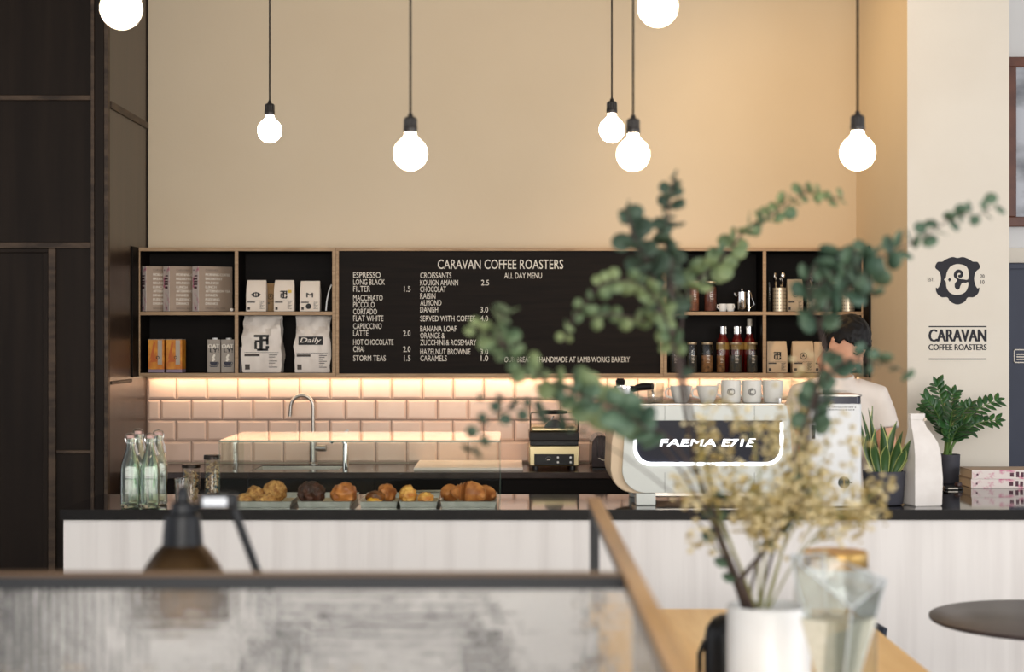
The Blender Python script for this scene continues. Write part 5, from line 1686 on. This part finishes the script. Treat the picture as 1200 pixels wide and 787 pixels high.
ad2 = nt.nodes.new('ShaderNodeMath'); ad2.operation = 'ADD'
nt.links.new(w1.outputs['Fac'], ad.inputs[0]); nt.links.new(w2.outputs['Fac'], ad.inputs[1])
nt.links.new(ad.outputs[0], ad2.inputs[0]); nt.links.new(w3.outputs['Fac'], ad2.inputs[1])
bp = nt.nodes.new('ShaderNodeBump'); bp.inputs['Strength'].default_value = 0.5; bp.inputs['Distance'].default_value = 0.006
nt.links.new(ad2.outputs[0], bp.inputs['Height'])
nt.links.new(bp.outputs['Normal'], bs.inputs['Normal'])
MB().box(-2.565, 0.012, 0.081, -0.019, 0.018, PZ - 0.0265).build('front_glass', m_rip, pa, smooth=False)
MB().box(-0.018, YN + 0.031, 0.05, -0.012, -0.001, PZ - 0.0265).build('side_glass', m_rip, pa, smooth=False)

# table lamp behind the partition
LYY = 3.32
lx = X_(214, LYY)
TZ = 0.75


def table(label, x0, y0, x1, y1, mat, legs=True, tk=0.032):
    t = thing('cafe_table', label, 'table', ((x0 + x1) / 2, (y0 + y1) / 2, 0))
    hx, hy = (x1 - x0) / 2, (y1 - y0) / 2
    MB().box(-hx, -hy, TZ - tk, hx, hy, TZ, 0.004).build('tabletop', mat, t)
    for sx in (-1, 1):
        for sy in (-1, 1):
            MB().box(sx * (hx - 0.07) - 0.02, sy * (hy - 0.07) - 0.02, 0, sx * (hx - 0.07) + 0.02, sy * (hy - 0.07) + 0.02, TZ - tk - 0.0005, 0.003).build('leg', m_blackmetal, t)
    return t


table('oak table behind the rippled glass with the brass lamp on it', -1.25, 2.86, -0.10, 3.72, m_oak)
table('long light oak table holding the white vase of branches', PX0 + 0.035, 2.3, 1.035, 5.2, m_oak)
tl = thing('table_lamp', 'black and brass dome table lamp with a jointed arm behind the rippled glass', 'lamp', (lx, LYY, TZ))
L_ = lambda px, py: (X_(px, LYY) - lx, Z_(py, LYY) - TZ)
m_brassl = M('aged_brass', (84, 62, 36), 0.34, 0.85, rgb2=(54, 38, 20), nscale=(8, 8, 8))
zrim = L_(0, 727)[1]
rS = 0.099
pr = []
for py, wpx in ((727, 118), (712, 116), (695, 111), (678, 102), (664, 88), (652, 72), (642, 56), (638, 48)):
    pr.append((wpx / 2 * LYY / F, L_(0, py)[1]))
inner = [(r - 0.002, z - 0.001) for r, z in reversed(pr)]
MB().lathe(pr + inner, 40).build('lamp_shade', m_brassl, tl)
z6 = L_(0, 638)[1]
MB().lathe([(0.0, z6 - 0.002), (0.0395, z6 - 0.001), (0.037, z6 + 0.03), (0.034, L_(0, 604)[1]), (0.024, L_(0, 600)[1]), (0.022, L_(0, 590)[1]), (0.012, L_(0, 586)[1]), (0.011, L_(0, 575)[1]), (0.006, L_(0, 570)[1]), (0, L_(0, 569)[1])], 28).build('collar', m_blackmetal, tl)
jx, jz = L_(266, 588)
hk = MB()
hk.tube([(0.018, 0, L_(0, 597)[1]), (0.04, 0, L_(0, 592)[1]), (jx - 0.01, 0, jz + 0.004)], 0.008, 10)
hk.box(jx - 0.055, -0.013, jz - 0.014, jx + 0.022, 0.013, jz + 0.018, 0.008, 3)
hk.build('joint', m_blackmetal, tl)
MB().box(jx - 0.045, -0.0142, jz - 0.007, jx + 0.002, -0.0132, jz + 0.010, 0).build('joint_plate', M('brushed_plate', (196, 200, 206), 0.35, 0.3), tl)
ax, az = L_(296, 668)
dx = (ax - jx) / (az - jz)
MB().tube([(jx + 0.008, 0, jz), (jx + 0.008 + dx * (0.03 - jz), 0, 0.03)], 0.0085, 10).build('arm', m_blackmetal, tl)
MB().lathe([(0, 0.0005), (0.085, 0.0005), (0.087, 0.006), (0.08, 0.018), (0.02, 0.028), (0.012, 0.034), (0, 0.034)], 36, (jx + 0.008 + dx * (0.03 - jz), 0, 0)).build('base', m_blackmetal, tl)

# armchair seen through the glass
ac = thing('bentwood_armchair', 'dark bentwood armchair seen blurred through the rippled glass', 'chair', (-0.33, 4.15, 0))
m_dw = M('dark_walnut', (58, 48, 48), 0.45, rgb2=(44, 36, 36), nscale=(8, 8, 8))
hpz = 0.845
pts = [(-0.30, -0.26, hpz - 0.15), (-0.315, -0.12, hpz - 0.12), (-0.31, 0.05, hpz - 0.04), (-0.26, 0.18, hpz), (-0.14, 0.245, hpz + 0.01), (0, 0.26, hpz + 0.012), (0.14, 0.245, hpz + 0.01), (0.26, 0.18, hpz), (0.31, 0.05, hpz - 0.04), (0.315, -0.12, hpz - 0.12), (0.30, -0.26, hpz - 0.15)]
MB().tube(pts, 0.034, 12, ry=0.55).build('back_rail', m_dw, ac)
MB().prism(rrect(-0.26, -0.24, 0.26, 0.22, 0.1, 6), 0.435, 0.475, 0.008, axis='z').build('seat', m_dw, ac)
for sx in (-1, 1):
    MB().tube([(sx * 0.25, -0.22, 0.0), (sx * 0.24, -0.20, 0.434)], [0.014, 0.018], 10).build('leg', m_dw, ac)
    MB().tube([(sx * 0.22, 0.24, 0.0), (sx * 0.20, 0.19, 0.44), (sx * 0.24, 0.19, hpz - 0.02)], [0.014, 0.018, 0.015], 10).build('leg', m_dw, ac)
    MB().tube([(sx * 0.245, -0.20, 0.476), (sx * 0.31, -0.16, hpz - 0.14)], 0.013, 10).build('arm_support', m_dw, ac)

# low chair at the far end of the long table
lc = thing('low_back_chair', 'dark blue low-backed chair showing past the corner of the long oak table', 'chair', (0.985, 5.47, 0))
m_blue = M('dark_blue_shell', (40, 48, 62), 0.5)
bk = MB()
rows_ = []
for i in range(13):
    a = R(20 + 140 * i / 12)
    x, y = 0.235 * math.cos(a), 0.20 * math.sin(a)
    top = 0.672 - 0.05 * abs(math.cos(a)) ** 3
    rows_.append([(x * 0.92, y * 0.92, 0.46), (x * 0.98, y * 0.98, 0.46), (x * 1.06, y * 1.06, top), (x, y, top)])
bk.loft(rows_)
bk.build('backrest', m_blue, lc)
MB().prism(rrect(-0.21, -0.22, 0.21, 0.19, 0.09, 6), 0.43, 0.4595, 0.008, axis='z').build('seat', m_blue, lc)
for sx in (-1, 1):
    for sy in (-1, 1):
        MB().tube([(sx * 0.20, sy * 0.19, 0.0), (sx * 0.15, sy * 0.14, 0.4295)], [0.010, 0.014], 10).build('leg', m_blackmetal, lc)

# small round table
rt = thing('round_side_table', 'round dark topped pedestal table in front of the counter at the right', 'table', (1.556, 4.9, 0))
rz_ = Z_(724, 4.9)
MB().lathe([(0, rz_ - 0.012), (0.345, rz_ - 0.012), (0.35, rz_ - 0.008), (0.35, rz_ - 0.001), (0.348, rz_), (0, rz_)], 72).build('tabletop', M('dark_brown_laminate', (64, 54, 54), 0.32, rgb2=(58, 48, 48), nscale=(4, 4, 4)), rt)
MB().lathe([(0, 0.02), (0.03, 0.02), (0.03, rz_ - 0.0125), (0, rz_ - 0.0125)], 24).build('pedestal', m_blackmetal, rt)
MB().lathe([(0, 0), (0.22, 0), (0.22, 0.008), (0.05, 0.0195), (0, 0.0195)], 40).build('base', m_blackmetal, rt)

# ---------------------------------------------------------------- vase, branches, glassware on the long table
VY = 3.40
vx = X_(901, VY)
vh, vr = Z_(708, VY) - TZ, 49 * VY / F
va = MB().lathe([(0, 0.001), (vr - 0.008, 0.001), (vr, 0.009), (vr, vh - 0.004), (vr - 0.003, vh), (vr - 0.007, vh - 0.003), (vr - 0.008, 0.02), (0, 0.018)], 56).build('vase', m_ceramic, loc=(vx, VY, TZ))
tag(va, 'plain white cylindrical vase holding the leafy branches on the long oak table', 'vase')
bbk = thing('black_carafe', 'black round shouldered carafe half hidden behind the white vase', 'carafe', (X_(853, 3.75), 3.75, TZ))
hh = Z_(718, 3.75) - TZ
MB().lathe([(0, 0.001), (0.048, 0.001), (0.052, 0.006), (0.052, hh - 0.055), (0.047, hh - 0.030), (0.034, hh - 0.012), (0.018, hh - 0.003), (0, hh)], 40).build('carafe_body', m_blackplastic, bbk)
MB().tube([(-0.050, 0.0, hh - 0.06), (-0.062, 0, hh - 0.09), (-0.062, 0, hh - 0.14), (-0.050, 0, hh - 0.17)], 0.006, 10).build('handle', m_blackplastic, bbk)

# tall glass jar with brass lid, and footed faceted glass in front of it
JY = 3.55
jr = thing('lidded_glass_jar', 'tall clear glass jar with a gold lid behind the faceted glass', 'jar', (X_(979, JY), JY, TZ))
jh = Z_(645, JY) - TZ
ju = JY / F
MB().lathe([(0, 0.001), (0.075, 0.001), (0.085, 0.012), (0.086, jh - 0.09), (0.081, jh - 0.055), (0.068, jh - 0.032)], 40).build('jar_glass', m_jarglass, jr)
gd = MB().lathe([(0, jh - 0.0335), (38 * ju - 0.002, jh - 0.033), (38 * ju, jh - 0.029), (38 * ju, jh - 0.004), (38 * ju - 0.004, jh), (0, jh + 0.001)], 40)
gd.build('lid', M('gold_lid', (236, 198, 130), 0.28, 1.0, rgb2=(222, 180, 106), nscale=(9, 9, 9)), jr)
fy = 3.15
fg = thing('faceted_glass', 'wide mouthed faceted cone glass filled with pale grains beside the white vase', 'glass', (X_(981, fy), fy, TZ))
fu = lambda px, py: (X_(px, fy) - fg.location.x, Z_(py, fy) - TZ)
outer, innr = [], []
# corners of the square mouth: left, front, right, back
mouth = [(fu(926, 652)[0], 0.0, fu(0, 650)[1]), (0.01, -0.085, fu(0, 704)[1]), (fu(1039, 681)[0], 0.0, fu(0, 679)[1]), (-0.01, 0.085, fu(0, 655)[1])]
foot = [(-0.016, 0, 0.115), (0, -0.016, 0.115), (0.016, 0, 0.115), (0, 0.016, 0.115)]
rings = []
for t in (0, 0.33, 0.66, 1.0):
    rings.append([tuple(Vector(foot[i]).lerp(Vector(mouth[i]), t)) for i in range(4)])
for t in (1.0, 0.66, 0.33, 0.06):
    rings.append([tuple(Vector((foot[i][0] * 0.8, foot[i][1] * 0.8, foot[i][2])).lerp(Vector((mouth[i][0] * 0.965, mouth[i][1] * 0.965, mouth[i][2])), t)) for i in range(4)])
MB().loft(rings).build('bowl', thin_glass('faceted_thick_glass', (240, 243, 242), r0=0.16), fg, smooth=False)
ed = MB()
for i in range(4):
    ed.tube([mouth[i], mouth[(i + 1) % 4]], 0.0014, 8)
    ed.tube([foot[i], mouth[i]], 0.0014, 8)
ed.build('ground_edge', M('ground_glass_edge', (226, 232, 236), 0.3, trans=0.3, rgb2=(200, 206, 210)), fg)
fl = []
for t in (0.07, 0.4, 0.86):
    fl.append([(x * 0.93, y * 0.93, z) for x, y, z in [tuple(Vector((foot[i][0] * 0.8, foot[i][1] * 0.8, foot[i][2])).lerp(Vector((mouth[i][0] * 0.965, mouth[i][1] * 0.965, min(z for _, _, z in mouth))), t)) for i in range(4)]])
MB().loft(fl).build('pale_contents', M('pale_sage_grains', (222, 220, 206), 0.8, rgb2=(206, 206, 190), nscale=(90, 90, 90)), fg, smooth=False)
MB().lathe([(0, 0.0005), (0.045, 0.0005), (0.046, 0.004), (0.012, 0.012), (0.009, 0.02), (0.009, 0.10), (0.016, 0.1145), (0, 0.1145)], 28).build('foot', m_jarglass, fg)

# eucalyptus branches
m_euc = [M('eucalyptus_leaf_teal', (86, 108, 84), 0.6, rgb2=(54, 78, 62), nscale=(16, 16, 16)),
         M('eucalyptus_leaf_green', (122, 134, 88), 0.6, rgb2=(76, 98, 70), nscale=(16, 16, 16)),
         M('eucalyptus_leaf_dark', (66, 84, 66), 0.6, rgb2=(46, 64, 50), nscale=(16, 16, 16))]
m_twig = M('brown_grey_twig', (70, 56, 50), 0.7, rgb2=(52, 41, 37), nscale=(30, 30, 30))


def discleaf(bm, p, d, n, r, tk=0.001):
    """round eucalyptus leaf, a shallow dish with thickness, attached at p and lying along d"""
    d = d.normalized()
    n = n - d * n.dot(d)
    n = n.normalized() if n.length > 1e-5 else d.orthogonal().normalized()
    s = d.cross(n)
    c = p + d * (r * 1.15)
    k_ = 10
    rings = []
    for off in (tk / 2, -tk / 2):
        mid = bm.verts.new(c + n * (-r * 0.16 + off))
        ring = []
        for j in range(k_):
            a = 2 * math.pi * j / k_
            rad = r * (1.0 + 0.10 * math.cos(a) - 0.05 * math.cos(2 * a))
            ring.append(bm.verts.new(c + d * rad * math.cos(a) + s * rad * 0.96 * math.sin(a) + n * (off + r * 0.05 * math.cos(2 * a))))
        rings.append((mid, ring))
    for j in range(k_):
        bm.faces.new((rings[0][0], rings[0][1][j], rings[0][1][(j + 1) % k_]))
        bm.faces.new((rings[1][0], rings[1][1][(j + 1) % k_], rings[1][1][j]))
        bm.faces.new((rings[0][1][(j + 1) % k_], rings[0][1][j], rings[1][1][j], rings[1][1][(j + 1) % k_]))


def resample(P, step):
    out = [P[0]]
    acc = 0.0
    for a, b_ in zip(P, P[1:]):
        L = (b_ - a).length
        n = max(1, int(L / 0.004))
        for i in range(1, n + 1):
            q = a.lerp(b_, i / n)
            acc += L / n
            if acc >= step:
                out.append(q)
                acc = 0.0
    return out


def crv(P, n=6):
    out = []
    m = len(P)
    for i in range(m - 1):
        p0, p1, p2, p3 = P[max(i - 1, 0)], P[i], P[i + 1], P[min(i + 2, m - 1)]
        for q in range(n):
            t = q / n
            out.append(0.5 * ((2 * p1) + (p2 - p0) * t + (2 * p0 - 5 * p1 + 4 * p2 - p3) * t * t + (3 * p1 - p0 - 3 * p2 + p3) * t ** 3))
    out.append(P[-1])
    return out


VZ = TZ + vh


def branch(label, stems, mat, seed, leaf=0.019, grp='eucalyptus branches in the white vase', r0=0.0035):
    """stems: list of (path of (px, py, Y), fraction of the path from which leaves grow, spacing, leaf size, per-node leaves)"""
    rq = random.Random(seed)
    first = W(*stems[0][0][0])
    t = thing('eucalyptus_branch', label, 'branch', (first.x, first.y, first.z), 0, grp)
    tw, lf = MB(), MB()
    org = Vector(first)
    for path, f0, step, lr, dens in stems:
        P = crv([W(*p) - org for p in path])
        n = len(P)
        tw.tube(P, [r0 * (1 - 0.75 * i / n) for i in range(n)], 7)
        Q = resample(P, step)
        for i in range(int(len(Q) * f0), len(Q)):
            p = Q[i]
            d = (Q[min(i + 1, len(Q) - 1)] - Q[max(i - 1, 0)]).normalized()
            a0 = rq.uniform(0, 6.28)
            e1 = d.orthogonal().normalized()
            e2 = d.cross(e1)
            k_ = dens if isinstance(dens, int) else (2 if rq.random() < dens - 1 else 1)
            tip = 1.0 - 0.45 * max(0, (i / len(Q) - 0.75) / 0.25)
            for j in range(k_):
                a = a0 + j * 6.283 / k_ + rq.uniform(-0.5, 0.5)
                out = e1 * math.cos(a) + e2 * math.sin(a)
                discleaf(lf.bm, p, out + d * rq.uniform(0.0, 0.7), d * 0.5 + Vector((rq.uniform(-0.6, 0.6), -0.9 + rq.uniform(-0.3, 0.5), rq.uniform(-0.4, 0.6))), 1.2 * lr * tip * rq.uniform(0.8, 1.15))
    tw.build('twig', m_twig, t)
    lf.build('leaves', mat, t, angle=70, normals=False)
    return t


m0 = (868, 706, 3.40)
branch('dark leafed branch rising straight to the highest leafy tip', [
    ([(872, 712, 3.40), (852, 655, 3.38), (828, 590, 3.36), (814, 540, 3.34), (801, 470, 3.32), (790, 400, 3.30), (784, 340, 3.3), (781, 285, 3.3), (784, 240, 3.3), (791, 205, 3.3)], 0.70, 0.011, 0.0185, 2.3),
    ([(801, 470, 3.32), (796, 430, 3.32), (790, 390, 3.3), (787, 300, 3.3)], 0.2, 0.045, 0.015, 1.2),
    ([(790, 400, 3.30), (772, 345, 3.24), (757, 305, 3.2), (742, 275, 3.18), (735, 247, 3.18)], 0.52, 0.015, 0.0185, 2.4)], m_euc[2], 1, r0=0.006)
branch('branch arching left across the menu board prices', [
    ([(876, 712, 3.38), (850, 640, 3.30), (826, 575, 3.22), (785, 515, 3.12), (745, 492, 3.08), (700, 472, 3.04), (655, 452, 3.02), (620, 432, 3.0), (592, 408, 3.0), (566, 388, 3.0), (552, 383, 3.0)], 0.60, 0.0175, 0.0175, 2.0),
    ([(592, 408, 3.0), (584, 388, 3.0), (592, 366, 3.0)], 0.2, 0.014, 0.014, 2.0)], m_euc[1], 2)
branch('broad leafed dark cluster of leaves beside the contact grill', [
    ([(878, 712, 3.36), (852, 650, 3.26), (822, 590, 3.15), (790, 540, 3.08), (760, 505, 3.0), (725, 480, 2.96), (690, 466, 2.95), (664, 458, 2.95)], 0.74, 0.0165, 0.0175, 2.4)], m_euc[0], 3)
branch('curving branch arching over the middle of the menu board', [
    ([(880, 712, 3.42), (838, 610, 3.36), (815, 540, 3.30), (800, 460, 3.22), (790, 410, 3.18), (775, 362, 3.14), (752, 334, 3.12), (726, 328, 3.1), (704, 334, 3.1), (684, 356, 3.1), (668, 380, 3.1), (660, 403, 3.1)], 0.66, 0.0165, 0.0125, 2.0),
    ([(775, 362, 3.14), (755, 375, 3.12), (730, 370, 3.1), (706, 368, 3.1), (690, 376, 3.1)], 0.15, 0.020, 0.0125, 1.8)], m_euc[1], 4)
branch('branch sweeping up right over the shelf to a tip beneath the corner bulb', [
    ([(884, 712, 3.44), (850, 620, 3.44), (826, 545, 3.44), (806, 460, 3.42), (798, 395, 3.42), (806, 345, 3.42), (826, 320, 3.42), (850, 298, 3.42), (876, 268, 3.42), (900, 254, 3.42), (930, 234, 3.42), (953, 222, 3.42), (970, 233, 3.42), (988, 230, 3.42)], 0.62, 0.0165, 0.0145, 2.0)], m_euc[1], 5)
branch('long branch with a thick leaf clump reaching right to the logo column', [
    ([(890, 712, 3.40), (880, 690, 3.40), (905, 610, 3.36), (932, 530, 3.3), (955, 460, 3.28), (965, 405, 3.26), (952, 360, 3.24), (948, 330, 3.22), (962, 306, 3.22), (990, 294, 3.22), (1012, 300, 3.22), (1034, 300, 3.22), (1056, 291, 3.22), (1080, 277, 3.22), (1102, 264, 3.22), (1126, 252, 3.22), (1146, 252, 3.22), (1164, 241, 3.22)], 0.56, 0.0215, 0.0165, 2.0),
    ([(948, 345, 3.22), (975, 320, 3.2), (1000, 312, 3.2), (1018, 326, 3.2), (1024, 348, 3.2)], 0.1, 0.0175, 0.0165, 2.2),
    ([(960, 380, 3.24), (975, 350, 3.22), (1000, 335, 3.2), (1010, 318, 3.2)], 0.1, 0.021, 0.0185, 2)], m_euc[0], 6)
branch('low branch of dark leaves drooping right past the barista', [
    ([(888, 712, 3.42), (908, 640, 3.38), (935, 560, 3.34), (955, 480, 3.3), (975, 435, 3.28), (1000, 420, 3.26), (1022, 424, 3.26), (1044, 428, 3.26), (1066, 440, 3.26)], 0.62, 0.020, 0.016, 1.7),
    ([(955, 480, 3.3), (957, 455, 3.28), (962, 430, 3.28), (968, 405, 3.28)], 0.1, 0.045, 0.017, 1.3)], m_euc[0], 7)
branch('thin branch with small sparse leaves at the left over the white tiles', [
    ([(874, 712, 3.40), (845, 650, 3.34), (800, 590, 3.25), (740, 540, 3.15), (680, 505, 3.1), (640, 488, 3.05), (605, 474, 3.0), (578, 470, 3.0), (556, 470, 3.0)], 0.70, 0.026, 0.0105, 1.8),
    ([(605, 474, 3.0), (578, 488, 3.0), (562, 510, 3.0), (552, 528, 3.0)], 0.3, 0.026, 0.0105, 1.8)], m_euc[2], 8, r0=0.002)
branch('short low branch with a few green leaves just above the vase', [
    ([(882, 712, 3.36), (866, 680, 3.32), (845, 640, 3.3), (838, 610, 3.3), (842, 580, 3.3)], 0.3, 0.040, 0.014, 1.3),
    ([(866, 680, 3.32), (900, 640, 3.32), (930, 600, 3.32), (946, 566, 3.32)], 0.4, 0.040, 0.015, 1.3)], m_euc[0], 9, r0=0.006)

# dried cream flower sprays
m_dry = M('dried_cream_blossom', (222, 208, 166), 0.8, rgb2=(150, 128, 68), nscale=(24, 24, 24), lo=0.4, hi=0.6)
m_drys = M('dry_green_stem', (138, 136, 76), 0.7)


def spray(label, path, centre, spread, n, seed, size=0.0055):
    rq = random.Random(seed)
    first = W(*path[0])
    org = Vector(first)
    t = thing('dried_flower_spray', label, 'flower', first, 0, 'dried flower sprays in the white vase')
    st, bl = MB(), MB()
    P = crv([W(*p) - org for p in path], 4)
    st.tube(P, [0.0022 * (1 - 0.5 * i / len(P)) for i in range(len(P))], 6)
    for j in range(max(7, n // 22)):
        i = rq.randrange(len(P) // 3, len(P))
        px = centre[0] + rq.gauss(0, spread[0])
        py = centre[1] + rq.gauss(0, spread[1])
        e = W(px, py, centre[2] + rq.uniform(-0.10, 0.10)) - org
        m = P[i].lerp(e, 0.5) + Vector((0, 0, -0.01))
        st.tube([P[i], m, e], [0.0013, 0.001, 0.0007], 5)
        for q in range(22):
            c = m.lerp(e, rq.uniform(0.15, 1.1)) + Vector((rq.gauss(0, 0.016), rq.gauss(0, 0.016), rq.gauss(0, 0.014)))
            s = size * rq.uniform(0.6, 1.3)
            bl.blob(c, (s, s, s * 0.8), 1)
    st.build('stem', m_drys, t)
    bl.build('blossoms', m_dry, t)


spray('cream dried flower spray leaning left in front of the espresso machine', [(885, 712, 3.36), (862, 650, 3.3), (830, 590, 3.26), (812, 550, 3.24)], (815, 540, 3.24), (24, 34), 170, 21)
spray('dense ochre dried flower spray in the middle over the counter edge', [(890, 712, 3.38), (888, 650, 3.34), (884, 600, 3.3), (880, 560, 3.3)], (880, 585, 3.3), (34, 26), 420, 22)
spray('dried flower spray rising highest in front of the name screen', [(893, 712, 3.40), (896, 640, 3.36), (890, 560, 3.34), (880, 500, 3.34)], (892, 512, 3.34), (36, 22), 190, 23)
spray('broad dried flower spray in front of the white grinder', [(897, 712, 3.38), (915, 650, 3.34), (940, 600, 3.3), (955, 560, 3.3)], (950, 580, 3.3), (26, 32), 420, 24)
spray('dried flower spray leaning far right before the snake plant pot', [(902, 712, 3.36), (930, 660, 3.3), (968, 615, 3.26), (1000, 580, 3.26)], (1000, 580, 3.26), (22, 34), 230, 25)
spray('thin dried flower spray standing up between machine and grinder', [(899, 712, 3.42), (918, 640, 3.4), (932, 560, 3.38), (938, 490, 3.38)], (936, 492, 3.38), (18, 34), 150, 26)
